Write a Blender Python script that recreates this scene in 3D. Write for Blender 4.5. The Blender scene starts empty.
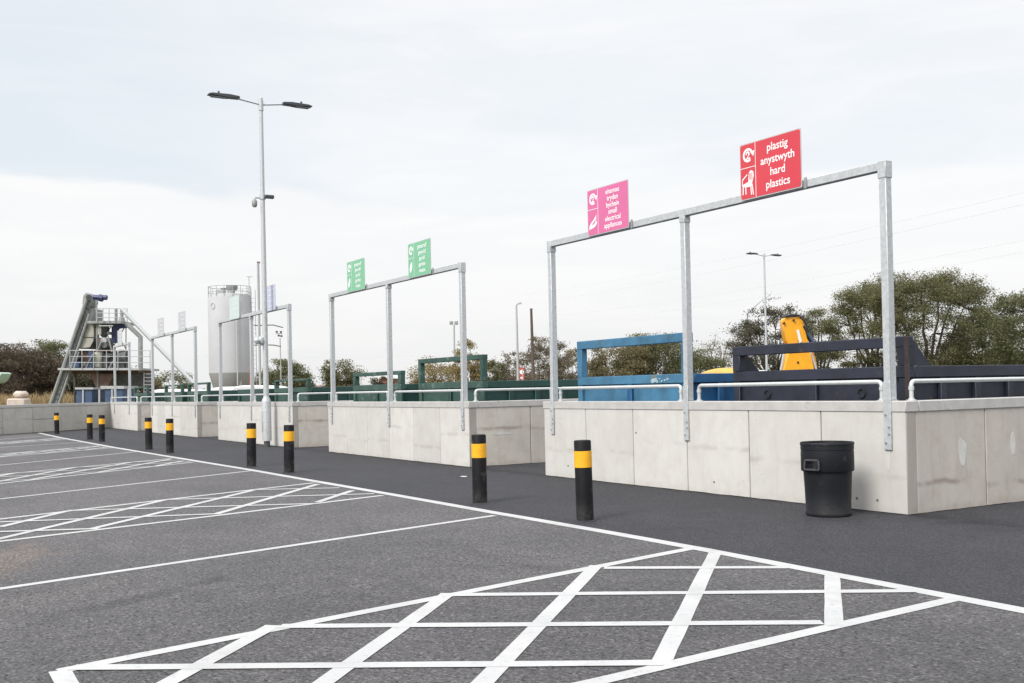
import bpy, bmesh, math, random
import numpy as np
from mathutils import Vector, Matrix
R = math.radians
scene = bpy.context.scene
col = scene.collection

# ------------------------------------------------------------------ camera
CX, CY, CH = 7.907, -9.897, 1.5
F, PIT, ROLL, PY = 1057.179, 0.011972, 0.0208, 376.54
AL = 0.5411
r_ = Vector((math.sin(AL), math.cos(AL), 0))
f_ = Vector((-math.cos(AL), math.sin(AL), 0))
fw = f_ * math.cos(PIT) + Vector((0, 0, math.sin(PIT)))
up = -f_ * math.sin(PIT) + Vector((0, 0, math.cos(PIT)))
xr = r_ * math.cos(ROLL) - up * math.sin(ROLL)
yr = r_ * math.sin(ROLL) + up * math.cos(ROLL)
cam_d = bpy.data.cameras.new('camera')
cam = bpy.data.objects.new('camera', cam_d)
col.objects.link(cam)
cam.matrix_world = Matrix(((xr.x, yr.x, -fw.x, CX), (xr.y, yr.y, -fw.y, CY), (xr.z, yr.z, -fw.z, CH), (0, 0, 0, 1)))
cam_d.sensor_width = 36
cam_d.lens = F * 36 / 1024
cam_d.shift_y = (PY - 341.5) / 1024
cam_d.clip_end = 4000
cam_d.clip_start = 0.1
scene.camera = cam

def ray(px, py):
    u = (px - 512) / F; v = (PY - py) / F
    X = u * math.cos(ROLL) + v * math.sin(ROLL)
    Y = -u * math.sin(ROLL) + v * math.cos(ROLL)
    return fw + r_ * X + up * Y
def at(px, py, t):
    return Vector((CX, CY, CH)) + ray(px, py) * t
def ground(px, py, z=0.0):
    d = ray(px, py); t = (z - CH) / d.z
    return Vector((CX, CY, CH)) + d * t

# ------------------------------------------------------------------ light
SUN_EL, SUN_DIR = 43, Vector((0.36, -1.0))
EXPOSURE = 1.2
scene.view_settings.view_transform = 'Standard'
scene.view_settings.look = 'None'
scene.view_settings.exposure = EXPOSURE
scene.view_settings.gamma = 1
sun_d = bpy.data.lights.new('sun', 'SUN')
sun_d.energy = 1.5
sun_d.angle = R(22)
sun_d.color = (1.0, 0.965, 0.91)
sun = bpy.data.objects.new('sun', sun_d)
col.objects.link(sun)
sd = SUN_DIR.normalized() * math.cos(R(SUN_EL))
sun.rotation_euler = Vector((sd.x, sd.y, math.sin(R(SUN_EL)))).to_track_quat('Z', 'Y').to_euler()
sun.location = (0, -20, 30)

world = bpy.data.worlds.new('World')
scene.world = world
world.use_nodes = True
wt = world.node_tree
for n in list(wt.nodes): wt.nodes.remove(n)
def N(t, kind, **kw):
    n = t.nodes.new(kind)
    for k, v in kw.items():
        if k.startswith('_'): setattr(n, k[1:], v)
        else: n.inputs[k.replace('~', ' ')].default_value = v
    return n
def L(t, a, ao, b, bi):
    t.links.new(a.outputs[ao], b.inputs[bi])
def ramp(t, stops, interp='EASE'):
    n = t.nodes.new('ShaderNodeValToRGB'); cr = n.color_ramp; cr.interpolation = interp
    while len(cr.elements) < len(stops): cr.elements.new(0.5)
    for e, (p, c) in zip(cr.elements, stops):
        e.position = p; e.color = (c, c, c, 1) if isinstance(c, (int, float)) else (*c, 1)
    return n
def math_(t, op, a=None, b=None, clamp=False):
    n = t.nodes.new('ShaderNodeMath'); n.operation = op; n.use_clamp = clamp
    for i, v in enumerate((a, b)):
        if v is None: continue
        if isinstance(v, (int, float)): n.inputs[i].default_value = v
        else: t.links.new(v, n.inputs[i])
    return n
def mixc(t, fac, a, b, mode='MIX'):
    n = t.nodes.new('ShaderNodeMix'); n.data_type = 'RGBA'; n.blend_type = mode
    for s, v in (('Factor', fac), ('A', a), ('B', b)):
        i = [q for q in n.inputs if q.name == s and (q.type == ('VALUE' if s == 'Factor' else 'RGBA'))][0]
        if isinstance(v, (int, float)): i.default_value = v if s == 'Factor' else (v, v, v, 1)
        elif isinstance(v, tuple): i.default_value = (*v, 1) if len(v) == 3 else v
        else: t.links.new(v, i)
    o = [q for q in n.outputs if q.type == 'RGBA'][0]
    return o

sky = N(wt, 'ShaderNodeTexSky', _sky_type='NISHITA', _sun_disc=False)
sky.sun_elevation = R(SUN_EL)
sky.sun_rotation = math.atan2(SUN_DIR.x, SUN_DIR.y)
sky.air_density = 1.0; sky.dust_density = 2.0
tc = N(wt, 'ShaderNodeTexCoord')
sep = N(wt, 'ShaderNodeSeparateXYZ'); L(wt, tc, 'Generated', sep, 0)
# wispy high cloud, stretched along the horizon
mp = N(wt, 'ShaderNodeMapping'); mp.inputs['Scale'].default_value = (1.6, 1.6, 7.0); mp.inputs['Location'].default_value = (0.3, 1.7, 0.2)
L(wt, tc, 'Generated', mp, 0)
n1 = N(wt, 'ShaderNodeTexNoise', Scale=1.6, Detail=7.0, Roughness=0.55, Distortion=0.5); L(wt, mp, 0, n1, 'Vector')
mp2 = N(wt, 'ShaderNodeMapping'); mp2.inputs['Scale'].default_value = (3.2, 3.2, 9.0); mp2.inputs['Location'].default_value = (4.3, 0.4, 0.9)
L(wt, tc, 'Generated', mp2, 0)
n2 = N(wt, 'ShaderNodeTexNoise', Scale=1.3, Detail=6.0, Roughness=0.5); L(wt, mp2, 0, n2, 'Vector')
# cloud bank whose top edge lies at about 11 degrees, with a wavy edge
edge = math_(wt, 'ADD', sep.outputs['Z'], math_(wt, 'MULTIPLY', math_(wt, 'SUBTRACT', n2.outputs[0], 0.5).outputs[0], 0.13).outputs[0])
bank = N(wt, 'ShaderNodeMapRange', _interpolation_type='SMOOTHSTEP'); L(wt, edge, 0, bank, 'Value')
bank.inputs['From Min'].default_value = 0.168; bank.inputs['From Max'].default_value = 0.184
bank.inputs['To Min'].default_value = 1; bank.inputs['To Max'].default_value = 0
thin = ramp(wt, [(0.36, 0.60), (0.58, 1.0)]); L(wt, n1, 0, thin, 0)
low = N(wt, 'ShaderNodeMapRange', _interpolation_type='SMOOTHSTEP'); L(wt, sep, 'Z', low, 'Value')
low.inputs['From Min'].default_value = 0.0; low.inputs['From Max'].default_value = 0.17
low.inputs['To Min'].default_value = 0.0; low.inputs['To Max'].default_value = 1.0
nrm = N(wt, 'ShaderNodeVectorMath', _operation='NORMALIZE'); L(wt, tc, 'Generated', nrm, 0)
d0 = ray(50, 165).normalized()
dt = N(wt, 'ShaderNodeVectorMath', _operation='DOT_PRODUCT'); L(wt, nrm, 0, dt, 0); dt.inputs[1].default_value = d0
gap = N(wt, 'ShaderNodeMapRange', _interpolation_type='SMOOTHSTEP'); L(wt, dt, 'Value', gap, 'Value')
gap.inputs['From Min'].default_value = 0.962; gap.inputs['From Max'].default_value = 1.0
gap.inputs['To Min'].default_value = 1.0; gap.inputs['To Max'].default_value = 0.05
thinf = math_(wt, 'MAXIMUM', math_(wt, 'MULTIPLY', thin.outputs[0], gap.outputs[0]).outputs[0], 0.0)
cloud_hi = mixc(wt, thinf.outputs[0], (3.42, 3.64, 3.84), (3.99, 4.02, 4.06))
cloud_lo = mixc(wt, low.outputs[0], (3.86, 3.86, 3.86), (4.22, 4.17, 4.12))
cloud_lo = mixc(wt, math_(wt, 'MULTIPLY', n1.outputs[0], 0.30).outputs[0], cloud_lo, (3.5, 3.54, 3.62))
cloud = mixc(wt, bank.outputs[0], cloud_hi, cloud_lo)
# an overcast sky brightens towards the zenith
zen = N(wt, 'ShaderNodeMapRange', _interpolation_type='SMOOTHSTEP'); L(wt, sep, 'Z', zen, 'Value')
zen.inputs['From Min'].default_value = 0.36; zen.inputs['From Max'].default_value = 1.0
zen.inputs['To Min'].default_value = 1.0; zen.inputs['To Max'].default_value = 2.3
mp3 = N(wt, 'ShaderNodeMapping'); mp3.inputs['Scale'].default_value = (2.2, 2.2, 15.0); mp3.inputs['Rotation'].default_value = (0.1, 0.06, 0.4)
L(wt, tc, 'Generated', mp3, 0)
n3 = N(wt, 'ShaderNodeTexNoise', Scale=1.9, Detail=9.0, Roughness=0.6, Distortion=0.8); L(wt, mp3, 0, n3, 'Vector')
str_ = ramp(wt, [(0.35, 0.0), (0.65, 1.0)]); L(wt, n3, 0, str_, 0)
cloud = mixc(wt, 1.0, cloud, mixc(wt, str_.outputs[0], (1.01, 1.015, 1.02), (1.055, 1.05, 1.045)), 'MULTIPLY')
cz = N(wt, 'ShaderNodeVectorMath', _operation='SCALE'); wt.links.new(cloud, cz.inputs[0]); L(wt, zen, 0, cz, 'Scale')
skymix = mixc(wt, 0.94, sky.outputs[0], cz.outputs[0])
bg = N(wt, 'ShaderNodeBackground', Strength=0.1); wt.links.new(skymix, bg.inputs[0])
wo = N(wt, 'ShaderNodeOutputWorld'); L(wt, bg, 0, wo, 0)

# ------------------------------------------------------------------ materials
def new_mat(name):
    m = bpy.data.materials.new(name); m.use_nodes = True
    t = m.node_tree
    b = t.nodes['Principled BSDF']
    return m, t, b
def world_pos(t, scale=(1, 1, 1)):
    g = N(t, 'ShaderNodeNewGeometry')
    mp = N(t, 'ShaderNodeMapping'); mp.inputs['Scale'].default_value = scale
    L(t, g, 'Position', mp, 0)
    return mp
def noise(t, src, scale, detail=4, rough=0.55, lo=0.3, hi=0.7):
    n = N(t, 'ShaderNodeTexNoise', Scale=scale, Detail=detail, Roughness=rough); L(t, src, 0, n, 'Vector')
    r = N(t, 'ShaderNodeMapRange'); L(t, n, 0, r, 'Value')
    r.inputs['From Min'].default_value = lo; r.inputs['From Max'].default_value = hi
    return r.outputs[0]
def bump(t, b, h, strength, dist=0.01):
    n = N(t, 'ShaderNodeBump', Strength=strength, Distance=dist)
    t.links.new(h, n.inputs['Height']); L(t, n, 0, b, 'Normal')
def simple(name, c, rough=0.6, metal=0.0, var=0.12, scale=8, c2=None, amount=0.0, c2scale=3, bumpy=0.15, dust=0):
    m, t, b = new_mat(name)
    wp = world_pos(t)
    dark = tuple(x * (1 - var) for x in c); lite = tuple(min(1, x * (1 + var)) for x in c)
    o = mixc(t, noise(t, wp, scale), dark, lite)
    if c2:
        nn = N(t, 'ShaderNodeTexNoise', Scale=c2scale, Detail=8.0, Roughness=0.65); L(t, wp, 0, nn, 'Vector')
        mr = N(t, 'ShaderNodeMapRange'); L(t, nn, 0, mr, 'Value')
        mr.inputs['From Min'].default_value = 0.68 - amount * 0.3; mr.inputs['From Max'].default_value = 0.74 - amount * 0.3
        o = mixc(t, mr.outputs[0], o, c2)
    if dust:
        g = N(t, 'ShaderNodeNewGeometry'); sz = N(t, 'ShaderNodeSeparateXYZ'); L(t, g, 'Position', sz, 0)
        md = N(t, 'ShaderNodeMapRange', _interpolation_type='SMOOTHSTEP'); L(t, sz, 'Z', md, 'Value')
        md.inputs['From Min'].default_value = 0.0; md.inputs['From Max'].default_value = 0.28
        md.inputs['To Min'].default_value = dust; md.inputs['To Max'].default_value = 0
        o = mixc(t, math_(t, 'MULTIPLY', md.outputs[0], noise(t, wp, 11, 6, 0.7, 0.35, 0.6)).outputs[0], o, (0.075, 0.072, 0.068))
    t.links.new(o, b.inputs['Base Color'])
    b.inputs['Roughness'].default_value = rough
    b.inputs['Metallic'].default_value = metal
    if bumpy: bump(t, b, noise(t, wp, scale * 8), bumpy, 0.004)
    return m
M = {}
def concrete(name, base, warm, stain, bs=0.55):
    m, t, b = new_mat(name)
    wp = world_pos(t); g = N(t, 'ShaderNodeNewGeometry'); s = N(t, 'ShaderNodeSeparateXYZ'); L(t, g, 'Position', s, 0)
    oi = N(t, 'ShaderNodeObjectInfo')
    o = mixc(t, noise(t, wp, 0.9, 5), base, warm)
    o = mixc(t, math_(t, 'MULTIPLY', noise(t, wp, 3.5, 6, 0.65, 0.42, 0.72), 0.42).outputs[0], o, stain)
    # vertical run marks
    st = world_pos(t, (7, 7, 0.6))
    o = mixc(t, math_(t, 'MULTIPLY', noise(t, st, 1.6, 5, 0.6, 0.52, 0.75), 0.30).outputs[0], o, stain)
    # cast line (pour joint) at a height of its own on each panel
    h = math_(t, 'ADD', math_(t, 'MULTIPLY', oi.outputs['Random'], 0.55).outputs[0], 0.22)
    wob = math_(t, 'MULTIPLY', noise(t, wp, 2.5), 0.05)
    d = math_(t, 'ABSOLUTE', math_(t, 'SUBTRACT', math_(t, 'SUBTRACT', s.outputs['Z'], wob.outputs[0]).outputs[0], h.outputs[0]).outputs[0])
    mr = N(t, 'ShaderNodeMapRange', _interpolation_type='SMOOTHSTEP'); L(t, d, 0, mr, 'Value')
    mr.inputs['From Min'].default_value = 0.0; mr.inputs['From Max'].default_value = 0.06
    mr.inputs['To Min'].default_value = bs; mr.inputs['To Max'].default_value = 0.0
    bandm = math_(t, 'MULTIPLY', mr.outputs[0], noise(t, wp, 2.2, 5, 0.6, 0.42, 0.62))
    o = mixc(t, bandm.outputs[0], o, tuple(x * 0.85 for x in stain))
    # splash dirt near the ground
    mg = N(t, 'ShaderNodeMapRange', _interpolation_type='SMOOTHSTEP'); L(t, s, 'Z', mg, 'Value')
    mg.inputs['From Min'].default_value = 0.0; mg.inputs['From Max'].default_value = 0.12
    mg.inputs['To Min'].default_value = 0.6; mg.inputs['To Max'].default_value = 0.0
    o = mixc(t, math_(t, 'MULTIPLY', mg.outputs[0], noise(t, wp, 6)).outputs[0], o, stain)
    # pin holes
    v = N(t, 'ShaderNodeTexVoronoi', Scale=9.0, _feature='F1'); L(t, wp, 0, v, 'Vector')
    ph = N(t, 'ShaderNodeMapRange'); L(t, v, 'Distance', ph, 'Value')
    ph.inputs['From Min'].default_value = 0.05; ph.inputs['From Max'].default_value = 0.09
    ph.inputs['To Min'].default_value = 0.55; ph.inputs['To Max'].default_value = 0.0
    o = mixc(t, math_(t, 'MULTIPLY', ph.outputs[0], noise(t, wp, 1.1, 3, 0.5, 0.5, 0.6)).outputs[0], o, tuple(x * 0.5 for x in stain))
    rnd = math_(t, 'ADD', math_(t, 'MULTIPLY', oi.outputs['Random'], 0.14).outputs[0], 0.92)
    vm = N(t, 'ShaderNodeVectorMath', _operation='SCALE'); t.links.new(o, vm.inputs[0]); L(t, rnd, 0, vm, 'Scale')
    L(t, vm, 0, b, 'Base Color')
    b.inputs['Roughness'].default_value = 0.9
    hh = math_(t, 'ADD', noise(t, wp, 30, 5, 0.7), noise(t, wp, 3, 3))
    bump(t, b, hh.outputs[0], 0.14, 0.005)
    return m
M['concrete'] = concrete('concrete', (0.525, 0.512, 0.485), (0.575, 0.565, 0.545), (0.42, 0.40, 0.365))
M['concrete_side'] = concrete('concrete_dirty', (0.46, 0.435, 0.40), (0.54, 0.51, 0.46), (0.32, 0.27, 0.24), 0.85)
M['corner'] = concrete('concrete_corner_post', (0.31, 0.29, 0.265), (0.37, 0.35, 0.32), (0.24, 0.21, 0.19))
M['concrete_end'] = concrete('concrete_blocks', (0.42, 0.41, 0.38), (0.48, 0.47, 0.44), (0.31, 0.29, 0.26))
M['coping'] = simple('coping_concrete', (0.44, 0.43, 0.42), 0.85, var=0.10, scale=5, c2=(0.33, 0.31, 0.30), amount=0.25, c2scale=2.5)
M['joint'] = simple('joint_shadow_gap', (0.16, 0.15, 0.14), 0.95)
M['patch'] = simple('filler', (0.54, 0.54, 0.51), 0.9)
M['block'] = simple('pale_block', (0.50, 0.43, 0.38), 0.95, scale=3)
M['galv'] = simple('galvanised_steel', (0.50, 0.52, 0.535), 0.55, 0.35, var=0.14, scale=22, bumpy=0.05)
M['galv_rail'] = simple('galvanised_tube', (0.56, 0.585, 0.585), 0.42, 0.3, var=0.06, scale=16, bumpy=0.03)
M['galv_dark'] = simple('dull_steel', (0.30, 0.32, 0.33), 0.55, 0.3)
M['black_plastic'] = simple('black_plastic', (0.006, 0.006, 0.008), 0.6, var=0.25, scale=6, c2=(0.035, 0.034, 0.033), amount=0.35, c2scale=4, dust=0.5)
M['bin'] = simple('bin_plastic', (0.009, 0.010, 0.014), 0.55, var=0.25, scale=4, c2=(0.030, 0.030, 0.034), amount=0.2, c2scale=5, dust=0.2)
for _k, _v in (('black_plastic', 0.22), ('bin', 0.28)): M[_k].node_tree.nodes['Principled BSDF'].inputs['Specular IOR Level'].default_value = _v
M['bin_edge'] = simple('bin_worn_plastic', (0.05, 0.05, 0.058), 0.5)
M['yellow_band'] = simple('yellow_reflective', (0.80, 0.40, 0.012), 0.45, var=0.08, scale=9, c2=(0.5, 0.25, 0.03), amount=0.1, c2scale=9)
def marking(name):
    m, t, b = new_mat(name)
    wp = world_pos(t)
    o = mixc(t, noise(t, wp, 2, 5), (0.40, 0.405, 0.41), (0.47, 0.47, 0.47))
    v = N(t, 'ShaderNodeTexNoise', Scale=110.0, Detail=4.0, Roughness=0.8); L(t, wp, 0, v, 'Vector')
    mr = N(t, 'ShaderNodeMapRange'); L(t, v, 0, mr, 'Value')
    mr.inputs['From Min'].default_value = 0.57; mr.inputs['From Max'].default_value = 0.66
    o = mixc(t, math_(t, 'MULTIPLY', mr.outputs[0], 0.55).outputs[0], o, (0.2, 0.2, 0.2))
    o = mixc(t, math_(t, 'MULTIPLY', noise(t, wp, 1.3, 7, 0.7, 0.50, 0.70), 0.32).outputs[0], o, (0.26, 0.25, 0.245))
    o = mixc(t, math_(t, 'MULTIPLY', noise(t, wp, 14.0, 6, 0.75, 0.56, 0.66), 0.45).outputs[0], o, (0.22, 0.215, 0.215))
    t.links.new(o, b.inputs['Base Color']); b.inputs['Roughness'].default_value = 0.6
    bump(t, b, v.outputs[0], 0.3, 0.005)
    return m
M['marking'] = marking('road_paint')
def asphalt(name, dark, mid, lite, cell, fine, pit, tints=False, pamt=0.9):
    m, t, b = new_mat(name)
    wp = world_pos(t)
    v = N(t, 'ShaderNodeTexVoronoi', Scale=cell); L(t, wp, 0, v, 'Vector')
    sc = N(t, 'ShaderNodeSeparateColor'); L(t, v, 'Color', sc, 0)
    rp = ramp(t, [(0.0, dark), (0.32, mid), (0.8, mid), (0.95, lite)], 'LINEAR'); L(t, sc, 0, rp, 0)
    grain = ramp(t, [(0.36, dark), (0.5, mid), (0.68, lite)], 'LINEAR')
    gn = N(t, 'ShaderNodeTexNoise', Scale=fine, Detail=6.0, Roughness=0.85); L(t, wp, 0, gn, 'Vector'); L(t, gn, 0, grain, 0)
    o = mixc(t, 0.5, rp.outputs[0], grain.outputs[0])
    pk = N(t, 'ShaderNodeTexNoise', Scale=pit, Detail=4.0, Roughness=0.65); L(t, wp, 0, pk, 'Vector')
    pm = N(t, 'ShaderNodeMapRange'); L(t, pk, 0, pm, 'Value')
    pm.inputs['From Min'].default_value = 0.575; pm.inputs['From Max'].default_value = 0.625; pm.inputs['To Max'].default_value = 0.95
    o = mixc(t, pm.outputs[0], o, dark)
    pl = N(t, 'ShaderNodeMapRange'); L(t, pk, 0, pl, 'Value')
    pl.inputs['From Min'].default_value = 0.385; pl.inputs['From Max'].default_value = 0.33; pl.inputs['To Max'].default_value = 0.6
    o = mixc(t, pl.outputs[0], o, lite)
    big = noise(t, wp, 0.35, 6, 0.6, 0.35, 0.65)
    o = mixc(t, 1.0, o, mixc(t, big, (0.84, 0.84, 0.85), (1.12, 1.10, 1.10)), 'MULTIPLY')
    med = noise(t, wp, 3.0, 4, 0.6, 0.3, 0.7)
    o = mixc(t, 1.0, o, mixc(t, med, (0.90, 0.90, 0.91), (1.08, 1.08, 1.08)), 'MULTIPLY')
    # long machine-laid streaks along the bays
    st = world_pos(t, (0.12, 1.4, 1))
    o = mixc(t, 1.0, o, mixc(t, noise(t, st, 1.0, 4), (0.93, 0.93, 0.93), (1.05, 1.05, 1.05)), 'MULTIPLY')
    if tints:
        g = N(t, 'ShaderNodeNewGeometry')
        for (cx, cy, rx, ry, ang, c, amt) in tints:
            mpp = N(t, 'ShaderNodeMapping', _vector_type='TEXTURE'); mpp.inputs['Location'].default_value = (cx, cy, 0)
            mpp.inputs['Rotation'].default_value = (0, 0, R(ang)); mpp.inputs['Scale'].default_value = (rx, ry, 1)
            L(t, g, 'Position', mpp, 0)
            ln = N(t, 'ShaderNodeVectorMath', _operation='LENGTH'); L(t, mpp, 0, ln, 0)
            wob = math_(t, 'ADD', ln.outputs['Value'], math_(t, 'MULTIPLY', math_(t, 'SUBTRACT', noise(t, wp, 2.6, 6), 0.5).outputs[0], 0.9).outputs[0])
            mr = N(t, 'ShaderNodeMapRange', _interpolation_type='SMOOTHSTEP'); L(t, wob, 0, mr, 'Value')
            mr.inputs['From Min'].default_value = 0.3; mr.inputs['From Max'].default_value = 1.1
            mr.inputs['To Min'].default_value = amt; mr.inputs['To Max'].default_value = 0
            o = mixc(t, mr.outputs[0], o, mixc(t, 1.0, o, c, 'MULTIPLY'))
    t.links.new(o, b.inputs['Base Color'])
    b.inputs['Roughness'].default_value = 0.78
    b.inputs['Specular IOR Level'].default_value = 0.35
    hh = math_(t, 'ADD', v.outputs['Distance'], gn.outputs[0])
    bump(t, b, hh.outputs[0], 0.7, 0.012)
    return m
M['carpark'] = asphalt('car_park_asphalt', (0.016, 0.016, 0.018), (0.088, 0.085, 0.088), (0.25, 0.24, 0.245), 60.0, 44.0, 27.0,
    [(-3.0, -8.9, 1.3, 0.55, -20, (1.45, 1.28, 1.08), 0.7), (-0.35, -8.2, 1.1, 0.16, -58, (0.62, 0.62, 0.64), 0.8), (-0.75, -8.9, 1.3, 0.22, -58, (1.2, 1.15, 1.1), 0.6), (3.6, -6.0, 5.0, 2.6, 20, (0.80, 0.80, 0.81), 0.95), (-13.0, -9.5, 7.0, 3.5, 10, (1.12, 1.12, 1.11), 0.8), (0.3, -5.2, 0.28, 0.2, 0, (0.72, 0.7, 0.7), 0.6), (-4.6, -6.1, 0.35, 0.22, 30, (0.75, 0.74, 0.74), 0.6)])  # tan stain and its bands, plus broad darker and paler tone
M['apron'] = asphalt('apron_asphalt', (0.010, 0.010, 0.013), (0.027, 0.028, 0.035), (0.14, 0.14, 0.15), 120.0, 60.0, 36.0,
    [(-18.0, 0.0, 34.0, 0.22, 0, (0.5, 0.5, 0.5), 0.8), (1.0, 0.0, 2.2, 0.6, 0, (0.7, 0.7, 0.72), 0.7), (-9.0, 0.6, 2.0, 1.4, 0, (0.85, 0.85, 0.85), 0.6)])  # ellipses tone the asphalt darker along the wall foot, corner and slot
M['grass'] = simple('rough_grass', (0.13, 0.115, 0.06), 0.95, var=0.4, scale=0.5, c2=(0.08, 0.09, 0.035), amount=0.5, c2scale=0.2)
M['navy'] = simple('navy_paint', (0.016, 0.019, 0.034), 0.55, var=0.3, scale=5, c2=(0.07, 0.04, 0.03), amount=0.12, c2scale=3)
M['rust'] = simple('rusty_navy_paint', (0.05, 0.035, 0.035), 0.7, var=0.4, scale=12)
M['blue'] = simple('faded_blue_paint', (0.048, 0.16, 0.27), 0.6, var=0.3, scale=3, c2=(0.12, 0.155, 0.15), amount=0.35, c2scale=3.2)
M['blue_shaded'] = simple('blue_shaded_paint', (0.012, 0.085, 0.21), 0.5, var=0.15, scale=4)  # the blue paint with the long side's shade put into its colour
M['chipped'] = simple('chipped_pale_paint', (0.32, 0.42, 0.47), 0.8, var=0.2, scale=30)
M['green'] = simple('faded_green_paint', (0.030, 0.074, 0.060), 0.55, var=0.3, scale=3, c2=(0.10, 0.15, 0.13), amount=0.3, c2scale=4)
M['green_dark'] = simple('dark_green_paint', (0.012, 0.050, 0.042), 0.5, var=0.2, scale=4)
M['amber'] = simple('amber_sheeting', (0.62, 0.36, 0.07), 0.6, var=0.15, scale=3)
M['digger'] = simple('digger_yellow', (0.80, 0.36, 0.012), 0.4, var=0.07, scale=4, c2=(0.35, 0.2, 0.06), amount=0.1, c2scale=5)
M['black_metal'] = simple('black_metal', (0.02, 0.02, 0.024), 0.4)
M['lamp_head'] = simple('lamp_head_grey', (0.05, 0.058, 0.065), 0.45)
M['white_board'] = simple('white_board', (0.74, 0.75, 0.76), 0.4, var=0.03)
M['board_edge'] = simple('dulled_board_edge', (0.46, 0.46, 0.46), 0.5, var=0.05)
M['white_ink'] = simple('white_print', (0.80, 0.80, 0.80), 0.5, var=0.01, bumpy=0)
M['red_sign'] = simple('red_print', (0.56, 0.045, 0.065), 0.4, var=0.04, scale=2, bumpy=0)
M['pink_sign'] = simple('pink_print', (0.60, 0.13, 0.30), 0.4, var=0.04, scale=2, bumpy=0)
M['green_sign'] = simple('green_print', (0.17, 0.44, 0.27), 0.4, var=0.04, scale=2, bumpy=0)
M['palegreen_sign'] = simple('pale_green_print', (0.50, 0.60, 0.57), 0.45, var=0.03)
M['lilac_sign'] = simple('lilac_print', (0.46, 0.49, 0.62), 0.45, var=0.03)
M['grey_sign'] = simple('pale_grey_print', (0.44, 0.46, 0.49), 0.45, var=0.03)
M['tint_ink'] = simple('faded_print', (0.58, 0.60, 0.63), 0.5, var=0.01)
M['silo'] = simple('silo_paint', (0.44, 0.445, 0.465), 0.8, var=0.05, scale=0.7)
M['silo_skirt'] = simple('silo_skirt_paint', (0.34, 0.345, 0.35), 0.6, var=0.08)
M['plant_grey'] = simple('plant_steel', (0.26, 0.275, 0.27), 0.6, 0.2, var=0.2, scale=2)
M['plant_dark'] = simple('plant_dark_steel', (0.10, 0.105, 0.11), 0.6, 0.2, var=0.3, scale=2)
M['plant_beige'] = simple('plant_beige_panel', (0.34, 0.34, 0.29), 0.6, var=0.15, scale=2)
M['plant_rust'] = simple('plant_rusty_steel', (0.17, 0.11, 0.09), 0.8, var=0.3, scale=2)
M['plant_blue'] = simple('plant_blue_paint', (0.045, 0.08, 0.16), 0.5, var=0.2, scale=2)
M['plant_navy'] = simple('plant_navy_paint', (0.03, 0.04, 0.11), 0.5, var=0.2, scale=2)
M['white_paint'] = simple('white_vehicle_paint', (0.75, 0.75, 0.76), 0.35, var=0.03)
M['pale_pole'] = simple('pale_pole', (0.38, 0.39, 0.40), 0.6)
M['wood_pole'] = simple('creosoted_wood', (0.10, 0.07, 0.06), 0.9)
M['wire'] = simple('cable', (0.60, 0.61, 0.63), 0.6, bumpy=0)
M['red_paint'] = simple('red_paint', (0.42, 0.07, 0.05), 0.6)
M['brick_far'] = simple('far_brick', (0.36, 0.17, 0.13), 0.9)
M['roof_far'] = simple('far_roof', (0.30, 0.20, 0.18), 0.9)
M['lid_pale_green'] = simple('pale_green_sheet', (0.45, 0.58, 0.50), 0.5)
mg_, tg_, bg_ = new_mat('dark_glass'); bg_.inputs['Base Color'].default_value = (0.03, 0.035, 0.04, 1); bg_.inputs['Roughness'].default_value = 0.1
M['glass'] = mg_
M['tyre'] = simple('tyre_rubber', (0.02, 0.02, 0.02), 0.85)

def leaf_mat(name, c1, c2, c3):
    m, t, b = new_mat(name)
    g = N(t, 'ShaderNodeNewGeometry')
    rp = t.nodes.new('ShaderNodeValToRGB'); cr = rp.color_ramp
    cr.elements.new(0.5)
    for e, (p, c) in zip(cr.elements, ((0, c1), (0.5, c2), (1, c3))): e.position = p; e.color = (*c, 1)
    L(t, g, 'Random Per Island', rp, 0)
    vm = N(t, 'ShaderNodeVectorMath', _operation='SCALE', Scale=1.35); L(t, rp, 0, vm, 0); L(t, vm, 0, b, 'Base Color'); b.inputs['Roughness'].default_value = 0.7  # leaf colours brightened, standing in for haze over distance
    tr = N(t, 'ShaderNodeBsdfTranslucent'); L(t, vm, 0, tr, 'Color')
    mx = N(t, 'ShaderNodeMixShader', Fac=0.4)
    L(t, b, 0, mx, 1); L(t, tr, 0, mx, 2)
    L(t, mx, 0, t.nodes['Material Output'], 0)
    return m
LEAF = {
 'olive': leaf_mat('leaf_olive', (0.065, 0.076, 0.030), (0.102, 0.104, 0.045), (0.138, 0.120, 0.058)),
 'green': leaf_mat('leaf_green', (0.060, 0.070, 0.030), (0.095, 0.102, 0.045), (0.135, 0.125, 0.06)),
 'brown': leaf_mat('leaf_brown', (0.095, 0.088, 0.042), (0.14, 0.122, 0.062), (0.18, 0.14, 0.075)),
 'russet': leaf_mat('leaf_russet', (0.060, 0.048, 0.034), (0.092, 0.064, 0.046), (0.085, 0.075, 0.042)),
 'yellow': leaf_mat('leaf_yellow', (0.12, 0.10, 0.035), (0.19, 0.15, 0.055), (0.23, 0.17, 0.08)),
 'greybrown': leaf_mat('leaf_grey_brown', (0.10, 0.088, 0.065), (0.15, 0.13, 0.09), (0.18, 0.15, 0.11)),
 'dark': leaf_mat('leaf_dark', (0.045, 0.048, 0.028), (0.07, 0.065, 0.04), (0.095, 0.075, 0.05)),
 'tan': leaf_mat('dry_grass_tan', (0.20, 0.14, 0.07), (0.30, 0.22, 0.12), (0.24, 0.20, 0.10)),
}
M['bark'] = simple('bark', (0.085, 0.07, 0.055), 0.95, var=0.3, scale=4)

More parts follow.
